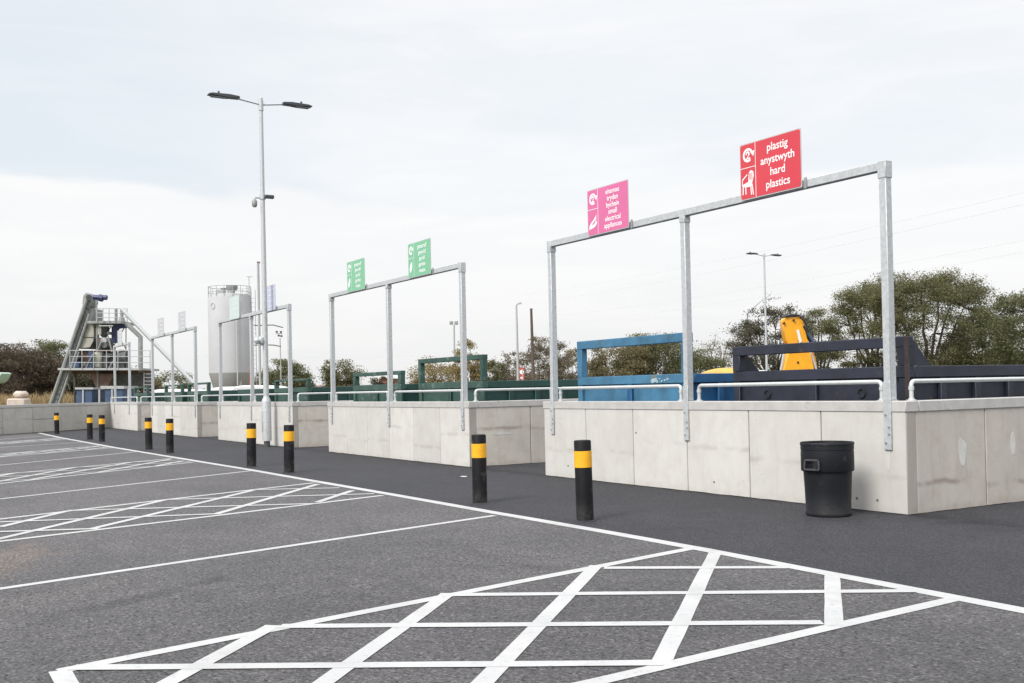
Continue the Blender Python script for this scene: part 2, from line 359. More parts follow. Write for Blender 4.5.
# ------------------------------------------------------------------ helpers
def link(name, me, mat=None, parent=None, loc=None):
    o = bpy.data.objects.new(name, me); col.objects.link(o)
    if mat is not None and me is not None and not me.materials: me.materials.append(mat)
    if parent is not None: o.parent = parent
    if loc is not None: o.location = loc
    return o
def tag(o, label=None, cat=None, group=None, kind=None):
    if label: o['label'] = label
    if cat: o['category'] = cat
    if group: o['group'] = group
    if kind: o['kind'] = kind
    return o
def empty(name, loc, rz=0, label=None, cat=None, group=None):
    o = bpy.data.objects.new(name, None); col.objects.link(o)
    o.location = loc; o.rotation_euler = (0, 0, rz); o.empty_display_size = 0.3
    return tag(o, label, cat, group)
class MB:
    def __init__(s): s.b = bmesh.new()
    def box(s, x0, x1, y0, y1, z0, z1):
        vs = [s.b.verts.new(p) for p in ((x0,y0,z0),(x1,y0,z0),(x1,y1,z0),(x0,y1,z0),(x0,y0,z1),(x1,y0,z1),(x1,y1,z1),(x0,y1,z1))]
        for f in ((0,3,2,1),(4,5,6,7),(0,1,5,4),(1,2,6,5),(2,3,7,6),(3,0,4,7)): s.b.faces.new([vs[i] for i in f])
        return s
    def tube(s, pts, rad, n=10, caps=True):
        pts = [Vector(p) for p in pts]
        rads = rad if isinstance(rad, (list, tuple)) else [rad] * len(pts)
        rings = []
        prev = None
        for i, p in enumerate(pts):
            if i == 0: d = pts[1] - p
            elif i == len(pts) - 1: d = p - pts[i-1]
            else: d = (pts[i+1] - p).normalized() + (p - pts[i-1]).normalized()
            d.normalize()
            if prev is None:
                a = d.orthogonal().normalized()
                if abs(d.z) > 0.9: a = Vector((1, 0, 0)) - d * d.x; a.normalize()
            else:
                a = (prev - d * prev.dot(d)).normalized()
            prev = a; c = d.cross(a)
            rings.append([s.b.verts.new(p + (a * math.cos(2*math.pi*k/n) + c * math.sin(2*math.pi*k/n)) * rads[i]) for k in range(n)])
        for r0, r1 in zip(rings, rings[1:]):
            for k in range(n): s.b.faces.new((r0[k], r0[(k+1)%n], r1[(k+1)%n], r1[k]))
        if caps:
            s.b.faces.new(rings[0][::-1]); s.b.faces.new(rings[-1])
        return s
    def bar(s, p, q, w, h=None):
        h = h or w
        p, q = Vector(p), Vector(q); d = (q - p).normalized()
        a = d.cross(Vector((0, 0, 1)))
        if a.length < 1e-3: a = Vector((1, 0, 0))
        a.normalize(); c = a.cross(d)
        vs = []
        for e in (p, q):
            for sa, sc in ((-1,-1),(1,-1),(1,1),(-1,1)): vs.append(s.b.verts.new(e + a*sa*w/2 + c*sc*h/2))
        for f in ((0,3,2,1),(4,5,6,7),(0,1,5,4),(1,2,6,5),(2,3,7,6),(3,0,4,7)): s.b.faces.new([vs[i] for i in f])
        return s
    def lathe(s, prof, n=32, c=(0, 0), caps=(True, True)):
        rings = [[s.b.verts.new((c[0] + r*math.cos(2*math.pi*k/n), c[1] + r*math.sin(2*math.pi*k/n), z)) for k in range(n)] for r, z in prof]
        for r0, r1 in zip(rings, rings[1:]):
            for k in range(n): s.b.faces.new((r0[k], r0[(k+1)%n], r1[(k+1)%n], r1[k]))
        if caps[0]: s.b.faces.new(rings[0][::-1])
        if caps[1]: s.b.faces.new(rings[-1])
        return s
    def prism(s, poly, y0, y1, plane='xz'):
        def P(a, b, y):
            return (a, y, b) if plane == 'xz' else ((y, a, b) if plane == 'yz' else (a, b, y))
        v0 = [s.b.verts.new(P(a, b, y0)) for a, b in poly]; v1 = [s.b.verts.new(P(a, b, y1)) for a, b in poly]
        n = len(poly)
        s.b.faces.new(v0); s.b.faces.new(v1[::-1])
        for i in range(n): s.b.faces.new((v0[i], v1[i], v1[(i+1)%n], v0[(i+1)%n]))
        return s
    def mesh(s, name, bevel=0, smooth=True, seg=1):
        bmesh.ops.recalc_face_normals(s.b, faces=s.b.faces[:])
        if bevel: bmesh.ops.bevel(s.b, geom=s.b.edges[:], offset=bevel, segments=seg, affect='EDGES', clamp_overlap=True)
        me = bpy.data.meshes.new(name); s.b.to_mesh(me); s.b.free()
        if smooth:
            for p in me.polygons: p.use_smooth = True
            me.set_sharp_from_angle(angle=R(38))
        return me
    def build(s, name, mat, parent=None, bevel=0, loc=None, smooth=True, seg=1):
        return link(name, s.mesh(name, bevel, smooth, seg), mat, parent, loc)
def copy_tree(o, parent=None):
    c = o.copy(); col.objects.link(c); c.parent = parent
    for ch in list(o.children): copy_tree(ch, c)
    return c

# ------------------------------------------------------------------ ground
def sheet(name, poly, z, mat):
    b = bmesh.new(); b.faces.new([b.verts.new((x, y, z)) for x, y in poly])
    bmesh.ops.recalc_face_normals(b, faces=b.faces[:])
    if b.faces[:][0].normal.z < 0: bmesh.ops.reverse_faces(b, faces=b.faces[:])
    me = bpy.data.meshes.new(name); b.to_mesh(me); b.free()
    return tag(link(name, me, mat), kind='structure')
sheet('ground', [(-2500, -1500), (2500, -1500), (2500, 3000), (-2500, 3000)], -0.012, M['grass'])
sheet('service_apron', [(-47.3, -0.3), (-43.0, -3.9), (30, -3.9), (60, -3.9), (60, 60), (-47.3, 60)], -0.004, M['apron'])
EDGE = [(-43.05, -3.78), (-36, -3.88), (-25.25, -3.82), (-17.22, -3.64), (-12.97, -3.54), (-9.97, -3.52), (-6.31, -3.48), (-3.15, -3.47), (-1.08, -3.44), (0.5, -3.45), (2.0, -3.51), (3.7, -3.565), (8, -3.65), (16, -3.7), (40, -3.8)]
ew0, ew1 = Vector((-47.17, -0.16)), Vector((-42.07, -5.41))
ewd = (ew1 - ew0).normalized()
ew2 = ew0 + ewd * 26
sheet('car_park', EDGE + [(40, -60), (-5, -60), (ew2.x, ew2.y), (-43.3, -4.1)], 0.0, M['carpark'])

def ribbon(pts, w, z):
    pts = [Vector(p) for p in pts]; out = []
    for i, p in enumerate(pts):
        if i == 0: d = pts[1] - p
        elif i == len(pts)-1: d = p - pts[i-1]
        else: d = (pts[i+1]-p).normalized() + (p-pts[i-1]).normalized()
        d.normalize(); n = Vector((-d.y, d.x))
        out.append((p + n*w/2, p - n*w/2))
    return out
rag = random.Random(9)
def stroke(b, pts, w, z):
    pts = [Vector(p) for p in pts]
    pts[0] = pts[0] - (pts[1]-pts[0]).normalized()*0.008; pts[-1] = pts[-1] + (pts[-1]-pts[-2]).normalized()*0.008
    # slightly ragged painted edges
    q = []
    for a, c in zip(pts, pts[1:]):
        n = max(1, min(60, int((c-a).length/0.35)))
        for i in range(n): q.append(a.lerp(c, i/n))
    pts = q + [pts[-1]]
    o = [(a + (a-c).normalized()*rag.uniform(-0.003, 0.003), c + (a-c).normalized()*rag.uniform(-0.003, 0.003)) for a, c in ribbon(pts, w, z)]
    vs = [(b.verts.new((a.x, a.y, z)), b.verts.new((c.x, c.y, z))) for a, c in o]
    for (a, c), (e, g) in zip(vs, vs[1:]): b.faces.new((a, c, g, e))
def marks(name, strokes, z=0.004):
    b = bmesh.new()
    for i, (pts, w) in enumerate(strokes): stroke(b, pts, w, z + 0.0002 * i)
    for f in b.faces:
        f.normal_update()
        if f.normal.z < 0: f.normal_flip()
    me = bpy.data.meshes.new(name); b.to_mesh(me); b.free()
    return tag(link(name, me, M['marking']), kind='structure')
marks('edge_line', [(EDGE, 0.155)], 0.0032)
for p, q, ext in (((-3.02, -3.62), (-1.41, -9.08), 1.05), ((-12.6, -3.62), (-9.83, -8.32), 1.0), ((-22.2, -3.86), (-18.99, -7.49), 1.3), ((-30.4, -3.95), (-28.97, -6.59), 1.8), ((-38.6, -3.95), (-36.2, -6.2), 1.6)):
    p, q = Vector(p), Vector(q)
    marks('bay_line', [([p, p + (q-p)*ext], 0.10)], 0.0024)
# nearest hatched strip
up_n, lo_n = Vector((0.36, -3.46)), Vector((3.21, -3.61))
up_f, lo_f = Vector((1.58, -9.03)), Vector((3.62, -9.08))
W1 = 0.115
hm_ = marks('hatched_marking', [([up_n, up_f], W1), ([lo_n, (3.30, -4.9), (3.45, -6.7), lo_f], W1), ([up_f, lo_f], W1),
    ([(0.66, -3.45), (3.38, -6.28)], W1), ([(2.1, -3.55), (3.28, -4.83)], W1), ([(0.59, -4.71), (3.5, -7.6)], W1),
    ([(0.92, -6.28), (3.55, -8.75)], W1), ([(1.19, -7.7), (2.75, -9.1)], W1),
    ([(0.73, -4.72), (1.61, -3.55)], W1), ([(0.99, -6.27), (2.86, -3.56)], W1), ([(1.24, -7.66), (3.18, -4.84)], W1), ([(1.55, -8.96), (3.36, -6.26)], W1), ([(2.55, -9.1), (3.5, -7.7)], W1)], 0.0036)
hm_.location = (0.028, -0.020, 0)
# the further strips repeat it, each between its own long sides
B2 = [((-9.0, -3.65), (-6.6, -9.09)), ((-6.2, -3.65), (-4.45, -9.0))]
S2 = [((-5.93, -8.67), (-7.25, -7.73)), ((-4.6, -8.9), (-7.86, -6.32)), ((-5.01, -7.78), (-8.39, -4.87)), ((-5.51, -6.23), (-8.69, -3.7)), ((-5.97, -4.72), (-7.21, -3.7)),
      ((-8.48, -4.83), (-7.8, -3.68)), ((-7.28, -7.73), (-5.79, -4.79)), ((-7.86, -6.32), (-6.52, -3.65)), ((-6.46, -8.62), (-5.47, -6.19)), ((-5.41, -8.72), (-4.93, -7.75))]
marks('hatched_marking', [([B2[0][0], (-7.86, -6.32), B2[0][1]], 0.105), ([B2[1][0], (-5.24, -6.51), B2[1][1]], 0.105), ([B2[0][1], B2[1][1]], 0.105)] + [([a, b], 0.105) for a, b in S2], 0.0036)
def bil(q, u, v):
    (a, b), (c, d) = q
    a, b, c, d = map(Vector, (a, b, c, d))
    return (a*(1-v) + b*v)*(1-u) + (c*(1-v) + d*v)*u
def inv(q, p):
    u, v = 0.5, 0.5
    for _ in range(30):
        e = bil(q, u, v) - Vector(p)
        du = (bil(q, u+1e-4, v) - bil(q, u, v)) / 1e-4; dv = (bil(q, u, v+1e-4) - bil(q, u, v)) / 1e-4
        D = du.x*dv.y - du.y*dv.x
        u -= (e.x*dv.y - e.y*dv.x)/D; v -= (du.x*e.y - du.y*e.x)/D
    return u, v
for q in ([((-18.2, -3.85), (-15.0, -8.7)), ((-16.3, -3.8), (-12.7, -8.5))], [((-27.1, -3.95), (-23.6, -8.0)), ((-25.2, -3.9), (-22.0, -8.2))], [((-35.6, -4.0), (-31.5, -8.0)), ((-33.8, -4.0), (-29.9, -8.2))]):
    st = [([q[0][0], q[0][1]], 0.105), ([q[1][0], q[1][1]], 0.105), ([q[0][1], q[1][1]], 0.105)]
    for a, b in S2: st.append(([bil(q, *inv(B2, a)), bil(q, *inv(B2, b))], 0.105))
    marks('hatched_marking', st, 0.0036)

# ------------------------------------------------------------------ parapets round the container bays
P0, LB, HW, TH, CT = 10.228, 7.516, 1.275, 0.20, 0.125
PW = LB / 6 
rng = random.Random(4)
def panel_mesh(w, seed):
    # a cast panel with slightly uneven foot and edges, joints recessed between panels
    rg = random.Random(seed)
    m = MB(); b = m.b
    nx = 7
    h = HW - CT
    cols = []
    for i in range(nx + 1):
        x = 0.008 + (w - 0.016) * i / nx
        z0 = 0.0 + (rg.uniform(0, 0.005) if 0 < i < nx else 0.003)
        cols.append([b.verts.new((x, y, z)) for y, z in ((0, z0), (0, h), (TH - 0.02, h), (TH - 0.02, z0))])
    for c0, c1 in zip(cols, cols[1:]):
        for k in range(4): b.faces.new((c0[k], c1[k], c1[(k+1)%4], c0[(k+1)%4]))
    b.faces.new(cols[0]); b.faces.new(cols[-1][::-1])
    bmesh.ops.recalc_face_normals(b, faces=b.faces[:])
    vert_edges = [e for e in b.edges if abs(e.verts[0].co.x - e.verts[1].co.x) < 1e-5 and abs(e.verts[0].co.y - e.verts[1].co.y) < 1e-5]
    bmesh.ops.bevel(b, geom=vert_edges, offset=0.008, segments=1, affect='EDGES')
    return m.mesh('panel')
PANELS = [panel_mesh(PW, s) for s in range(4)]
def add_panel(parent, x, y, rz, mat, k):
    key = (k % 4, mat)
    me = PCACHE.get(key)
    if me is None:
        me = PANELS[k % 4].copy(); me.materials.append(M[mat]); PCACHE[key] = me
    o = bpy.data.objects.new('panel', me); col.objects.link(o); o.parent = parent
    o.location = (x, y, 0); o.rotation_euler = (0, 0, rz)
    return o
PCACHE = {}
NR = 6
bay_names = ['nearest the camera with the black bin before it', 'second from the right, green containers behind', 'middle one with the tall lamp post before it', 'fourth from the right, under two blank pale signs', 'smallest and furthest, joining the end wall']
piers = []
for k in range(5):
    x1 = -P0 * k if k < 4 else -40.9
    n = 6 if k < 4 else 5
    t = empty('parapet_wall', (x1, 0, 0), 0, 'pale concrete panel parapet wall, ' + bay_names[k], 'wall', 'concrete parapets round the container bays')
    piers.append(t)
    ln = n * PW
    for i in range(n): add_panel(t, -PW * (i + 1), 0.0, 0, 'concrete', i + k)
    for i in range(NR): add_panel(t, 0.0, 0.165 + PW * i, R(90), 'concrete_side', i + k + 1)
    for i in range(NR): add_panel(t, -ln, 0.165 + PW * (i + 1), R(-90), 'concrete_side', i + k + 2)
    # recessed core behind the joints
    m = MB(); m.box(-ln + 0.02, -0.02, 0.02, TH - 0.03, 0, HW - CT - 0.004)
    m.build('core', M['joint'], t)
    yl = 0.165 + PW * NR
    m = MB(); m.box(-TH + 0.03, -0.016, TH, yl - 0.01, 0, HW - CT - 0.004); m.build('core', M['joint'], t)
    m = MB(); m.box(-ln + 0.016, -ln + TH - 0.03, TH, yl - 0.01, 0, HW - CT - 0.004); m.build('core', M['joint'], t)
    m = MB(); m.box(-0.012, 0.004, 0.004, 0.155, 0, HW - CT - 0.002); m.build('corner_post', M['corner'], t, bevel=0.003)
    # coping
    m = MB(); m.box(-ln - 0.012, 0.014, -0.012, TH + 0.01, HW - CT, HW); m.build('coping', M['coping'], t, bevel=0.008)
    m = MB(); m.box(-TH - 0.01, 0.014, TH + 0.012, yl, HW - CT, HW); m.build('coping', M['coping'], t, bevel=0.008)
    m = MB(); m.box(-ln - 0.014, -ln + TH + 0.01, TH + 0.012, yl, HW - CT, HW); m.build('coping', M['coping'], t, bevel=0.008)
def blob(parent, x, y, z, w, h, plane, seed, mat):
    rg = random.Random(seed); poly = []
    for i in range(12):
        a = 2*math.pi*i/12; s = rg.uniform(0.8, 1.1)
        poly.append(((x if plane == 'xz' else y) + math.cos(a)*w*s, z + math.sin(a)*h*s))
    m = MB()
    if plane == 'xz': m.prism(poly, y - 0.003, y + 0.01, 'xz')
    else: m.prism(poly, x - 0.01, x + 0.003, 'yz')
    m.build('filler_patch', mat, parent)
blob(piers[0], -0.26, 0, 0.62, 0.035, 0.16, 'xz', 1, M['patch'])
blob(piers[0], 0, 0.98, 0.66, 0.07, 0.18, 'yz', 2, M['patch'])
blob(piers[0], 0, 1.95, 0.72, 0.05, 0.16, 'yz', 4, M['patch'])
blob(piers[1], 0, 0.75, 0.62, 0.25, 0.02, 'yz', 5, M['patch'])
blob(piers[2], 0, 0.85, 0.60, 0.25, 0.02, 'yz', 6, M['patch'])
for (x_, z_) in ((-4.93, 0.80), (-0.72, 0.13), (-0.42, 0.13), (-3.2, 0.16), (-6.8, 0.2)):
    m = MB(); m.tube([(x_, 0.005, z_), (x_, -0.004, z_)], 0.016, 8); m.build('anchor_plug', M['joint'], piers[0])
# pavement level ends behind the slots: a low wall closes each slot
# end wall of large blocks, running forward to the left of the picture
ewt = empty('end_wall', (ew0.x, ew0.y, 0), math.atan2(ewd.y, ewd.x), 'long grey block wall closing the left end of the car park', 'wall')
bw = 1.86; x = -0.30; i = 0
while x < 24:
    w = bw
    zs = [0, 0.56, 1.14] if i in (2, 4, 3) and i != 3 else [0, 1.14]
    if i % 3 == 2: zs = [0, 0.58, 1.14]
    for a, b_ in zip(zs, zs[1:]):
        m = MB(); m.box(x + 0.008, x + w - 0.008, rng.uniform(-0.008, 0.008) - 0.35, 0.0 + rng.uniform(-0.006, 0.006), a + 0.004, b_ - 0.004)
        # the side towards the car park is local +y
        m.build('block', M['concrete_end'], ewt, bevel=0.012)
    x += w; i += 1
m = MB(); m.box(-0.28, x, -0.30, -0.04, 0, 1.13); m.build('core', M['joint'], ewt)
m = MB(); m.box(-0.32, x, -0.37, 0.015, 1.142, 1.27); m.build('coping', M['coping'], ewt, bevel=0.01)

# ------------------------------------------------------------------ handrails
def rail(x0, x1, y, label, along='x', group='tubular handrails on the parapets', mid=0):
    d = (x1 - x0)
    t = empty('handrail', (x0, y, HW) if along == 'x' else (y, x0, HW), 0 if along == 'x' else R(90), label, 'handrail', group)
    h, r, c = 0.222, 0.025, 0.05
    s = 1 if d > 0 else -1
    D_ = abs(d)
    pts = [(0, 0, 0.012), (0, 0, h - c)] + [(c - c*math.cos(a), 0, h - c + c*math.sin(a)) for a in (R(30), R(60), R(90))]
    pts += [(D_ - c + c*math.sin(a), 0, h - c + c*math.cos(a)) for a in (0, R(30), R(60), R(90))] + [(D_, 0, 0.012)]
    m = MB(); m.tube(pts, r, 12); m.build('rail', M['galv_rail'], t)
    for xx in (0, D_):
        m = MB(); m.lathe([(0.060, 0.001), (0.060, 0.010), (0.034, 0.014), (0.034, 0.03)], 14, (xx, 0)); m.build('flange', M['galv_rail'], t)
        m = MB(); m.lathe([(0.032, h - c - 0.05), (0.032, h - c - 0.008)], 12, (xx, 0)); m.build('collar', M['galv_rail'], t)
    return t
ordl = ['nearest bay', 'second bay', 'middle bay', 'fourth bay', 'furthest bay']
for k in range(5):
    X = -P0 * k if k < 4 else -41.0
    if k < 4:
        rail(X - 3.54, X - 0.37, 0.06, 'silvery tubular handrail on the front wall of the %s, right of its middle post' % ordl[k])
        rail(X - 7.07, X - 3.93, 0.06, 'silvery tubular handrail on the front wall of the %s, left of its middle post' % ordl[k])
    else:
        rail(X - 6.3, X - 0.2, 0.06, 'silvery tubular handrail on the front wall of the furthest bay')
    rail(0.20, 7.4, X - 0.075, 'silvery tubular handrail along the right-hand side wall of the %s' % ordl[k], 'y')

# ------------------------------------------------------------------ sign frames
HP = 4.02
_b = MB(); _b.tube([(0, 0, 0), (0, -0.014, 0)], 0.012, 6); BOLT = _b.mesh('bolt'); BOLT.materials.append(M['galv_dark'])
def sign_frame(X, us, label):
    t = empty('sign_gantry', (X, 0, 0), 0, label, 'sign frame', 'galvanised sign frames above the bays')
    for i, u in enumerate(us):
        m = MB(); m.box(-u - 0.05, -u + 0.05, -0.011, 0.089, HW + 0.012, HP - 0.101)
        m.build('post', M['galv'], t, bevel=0.006)
        b = MB(); b.box(-u - 0.052, -u + 0.052, -0.024, -0.013, 0.72, HW + 0.22)
        pl = b.build('bracket', M['galv'], t, bevel=0.002)
        for zz, dx in ((0.80, -0.022), (0.98, 0.022), (1.12, -0.022), (0.90, 0.024)):
            link('bolt', BOLT, None, pl, (-u + dx, -0.024, zz))
        m = MB(); m.box(-u - 0.06, -u + 0.06, -0.003, 0.10, HW + 0.001, HW + 0.012); m.build('base_plate', M['galv'], t)
        m = MB(); m.box(-u - 0.058, -u + 0.058, -0.019, 0.097, HP - 0.19, HP + 0.004 if i != 1 else HP - 0.10); m.build('corner_sleeve', M['galv'], t, bevel=0.004)
    m = MB(); m.box(-us[-1] - 0.05, -us[0] + 0.05, -0.012, 0.09, HP - 0.10, HP - 0.0); m.build('beam', M['galv'], t, bevel=0.005)
    return t
US = (0.235, 3.74, 7.23)
fl = ['tall galvanised frame over the nearest bay, carrying the red and pink signs', 'galvanised frame over the second bay, carrying the two green signs', 'galvanised frame over the middle bay, behind the tall lamp post', 'galvanised frame carrying two pale blank-looking signs, fourth bay', 'furthest galvanised frame with two posts, carrying one small pale sign']
for k in range(4): sign_frame(-P0 * k, US, fl[k])
sign_frame(-42.4, (0.235, 3.74), fl[4])

# text as mesh
def text_mesh(body, size, bold=0.012):
    cu = bpy.data.curves.new('lettering', 'FONT'); cu.body = body; cu.size = size; cu.align_x = 'CENTER'; cu.align_y = 'CENTER'
    cu.offset = bold * size; cu.resolution_u = 3; cu.extrude = 0.0006
    o = bpy.data.objects.new('tmp', cu); col.objects.link(o)
    dg = bpy.context.evaluated_depsgraph_get()
    me = bpy.data.meshes.new_from_object(o.evaluated_get(dg))
    bpy.data.objects.remove(o); 
    return me
def sign(X, face, lines, label, icon, group=None, size=0.125, ink='white_ink', blank=False):
    # board 1.06 x 0.73, its foot level with the underside of the beam
    w, h, z0 = 1.085, 0.74, HP - 0.092
    t = empty('sign_board', (X - 0.022, -0.045, z0), 0, label, 'sign', group or 'recycling signs on the frames')
    def rrect(x0, x1, z0_, z1, r):
        pts = []
        for cx, cz, a0 in ((x1 - r, z1 - r, 0), (x0 + r, z1 - r, 90), (x0 + r, z0_ + r, 180), (x1 - r, z0_ + r, 270)):
            for a in (0, 30, 60, 90): pts.append((cx + r*math.cos(R(a0 + a)), cz + r*math.sin(R(a0 + a))))
        return pts
    m = MB(); m.prism(rrect(-w/2, w/2, 0, h, 0.012), -0.002, 0.003); m.build('board', M['board_edge'], t)
    g = 0.013
    m = MB(); m.prism(rrect(-w/2 + g, w/2 - g, g, h - g, 0.03), -0.0045, -0.0025); m.build('printed_face', M[face], t)
    m = MB()
    xs = -w/2 + 0.29
    m.box(xs - 0.004, xs + 0.004, -0.0065, -0.005, g, h - g); m.box(-w/2 + g, xs - 0.005, -0.0066, -0.005, h*0.565 - 0.004, h*0.565 + 0.004)
    m.build('divider', M[ink], t)
    cx = (xs + w/2 - g) / 2
    n = len(lines)
    for i, s in enumerate(lines):
        z = h * (0.5 + (n/2 - 0.5 - i) * (0.86 / n))
        if blank:
            m = MB(); wd = s
            m.box(cx - wd/2, cx + wd/2, -0.007, -0.005, z - 0.022, z + 0.022); m.build('print_line', M[ink], t)
        else:
            me = text_mesh(s, size, 0.0125); me.materials.append(M[ink])
            wid = max(v.co.x for v in me.vertices) - min(v.co.x for v in me.vertices)
            o = link('lettering', me, None, t, (cx, -0.0062, z)); o.rotation_euler = (R(90), 0, 0)
            k = min(1.0, 0.66 / wid); o.scale = (k, k * (1 if k == 1 else 1.08), 1)
    # recycling loop with arrow head
    ix, iz, ir = -w/2 + 0.155, h*0.785, 0.092
    def arc(m, r0, r1, a0, a1, n=20, cx=ix, cz=iz):
        p = [(cx + r1*math.cos(R(a0 + (a1-a0)*i/n)), cz + r1*math.sin(R(a0 + (a1-a0)*i/n))) for i in range(n+1)]
        p += [(cx + r0*math.cos(R(a0 + (a1-a0)*i/n)), cz + r0*math.sin(R(a0 + (a1-a0)*i/n))) for i in range(n, -1, -1)]
        m.prism(p, -0.007, -0.005)
    m = MB(); arc(m, 0.062, ir, 20, 305)
    m.prism([(ix + 0.045, iz + 0.036), (ix + 0.125, iz + 0.045), (ix + 0.098, iz - 0.03)], -0.0072, -0.005)
    arc(m, 0.014, 0.036, -40, 200, 12, ix - 0.004, iz + 0.016)
    m.prism([(ix + 0.014, iz + 0.004), (ix + 0.038, iz + 0.004), (ix - 0.008, iz - 0.034), (ix + 0.042, iz - 0.034), (ix + 0.042, iz - 0.052), (ix - 0.04, iz - 0.052)], -0.0071, -0.005)
    m.build('loop_emblem', M[ink], t)
    m = MB(); jx, jz = -w/2 + 0.155, h*0.30
    if icon == 'chair':
        m.prism([(jx+0.0, jz+0.055), (jx+0.015, jz+0.13), (jx+0.05, jz+0.155), (jx+0.09, jz+0.135), (jx+0.10, jz+0.08), (jx+0.075, jz+0.0), (jx+0.0, jz+0.0)], -0.007, -0.005)
        m.prism([(jx-0.11, jz-0.02), (jx-0.02, jz+0.005), (jx+0.075, jz-0.002), (jx+0.055, jz-0.055), (jx-0.02, jz-0.06), (jx-0.10, jz-0.045)], -0.0072, -0.005)
        for lx, lx2 in ((-0.10, -0.105), (-0.055, -0.05), (0.04, 0.05), (0.065, 0.085)):
            m.prism([(jx+lx-0.008, jz-0.03), (jx+lx+0.010, jz-0.03), (jx+lx2+0.009, jz-0.17 if lx > 0 else jz-0.15), (jx+lx2-0.007, jz-0.17 if lx > 0 else jz-0.15)], -0.0068, -0.005)
        m.prism([(jx-0.115, jz+0.055), (jx-0.02, jz+0.115), (jx-0.015, jz+0.10), (jx-0.105, jz+0.04), (jx-0.105, jz-0.03), (jx-0.118, jz-0.03)], -0.0070, -0.005)
        sl = MB()
        for q in range(3): sl.prism([(jx+0.018+q*0.022, jz+0.03), (jx+0.028+q*0.022, jz+0.03), (jx+0.032+q*0.022, jz+0.12), (jx+0.022+q*0.022, jz+0.12)], -0.0085, -0.0075)
        sl.build('emblem_slots', M[face], t)
    elif icon == 'iron':
        m.prism([(jx-0.11, jz-0.12), (jx-0.10, jz-0.06), (jx-0.05, jz-0.01), (jx+0.02, jz+0.03), (jx+0.09, jz+0.10), (jx+0.08, jz+0.0), (jx+0.11, jz-0.02), (jx+0.08, jz-0.07), (jx+0.02, jz-0.10)], -0.007, -0.005)
        sl = MB(); sl.prism([(jx-0.04, jz-0.05), (jx+0.03, jz+0.0), (jx+0.07, jz+0.03), (jx+0.06, jz-0.02), (jx+0.0, jz-0.05)], -0.0085, -0.0075); sl.build('emblem_slots', M[face], t)
    elif icon == 'leaf':
        m.prism([(jx-0.06, jz-0.12), (jx-0.08, jz-0.02), (jx-0.03, jz+0.08), (jx+0.04, jz+0.12), (jx+0.05, jz+0.02), (jx+0.01, jz-0.07)], -0.007, -0.005)
    else:
        m.box(jx - 0.06, jx + 0.06, -0.007, -0.005, jz - 0.09, jz + 0.09)
    m.build('emblem', M[ink], t)
    m = MB(); m.box(w/2 + 0.012, w/2 + 0.052, 0.016, 0.030, -0.02, 0.115); m.build('clip', M['galv_dark'], t)
    return t
sign(-1.935, 'red_sign', ['plastig', 'anystwyth', 'hard', 'plastics'], 'red sign reading plastig anystwyth hard plastics, with a white chair pictogram', 'chair', size=0.146)
sign(-5.45, 'pink_sign', ['eitemau', 'trydan', 'bychain', 'small', 'electrical', 'appliances'], 'pink sign for small electrical appliances on the nearest frame', 'iron', size=0.113)
sign(-P0 - 1.935, 'green_sign', ['gwastraff', 'gwyrdd', 'gardd', 'garden', 'waste'], 'green sign right of the middle post, higher one in the photo', 'leaf', size=0.118)
sign(-P0 - 5.39, 'green_sign', ['gwastraff', 'gwyrdd', 'gardd', 'garden', 'waste'], 'green sign left of the middle post, lower one in the photo', 'leaf', size=0.118)
sign(-2*P0 - 5.2, 'palegreen_sign', [0.5, 0.4, 0.45, 0.35], 'pale grey-green sign in front of the grey silo', 'box', ink='tint_ink', blank=True)
sign(-2*P0 - 1.66, 'lilac_sign', [0.55, 0.45, 0.5, 0.4], 'pale lilac-blue sign partly behind the tall lamp post', 'box', ink='tint_ink', blank=True)
sign(-3*P0 - 5.25, 'grey_sign', [0.55, 0.45, 0.5, 0.4], 'faded pale sign on the fourth frame, left one', 'box', ink='tint_ink', blank=True)
sign(-3*P0 - 1.8, 'grey_sign', [0.5, 0.5, 0.45, 0.4], 'faded pale sign on the fourth frame, right one', 'box', ink='tint_ink', blank=True)
sign(-44.3, 'grey_sign', [0.55, 0.45, 0.5, 0.4], 'small pale sign on the furthest frame, against the concrete plant', 'box', ink='tint_ink', blank=True)

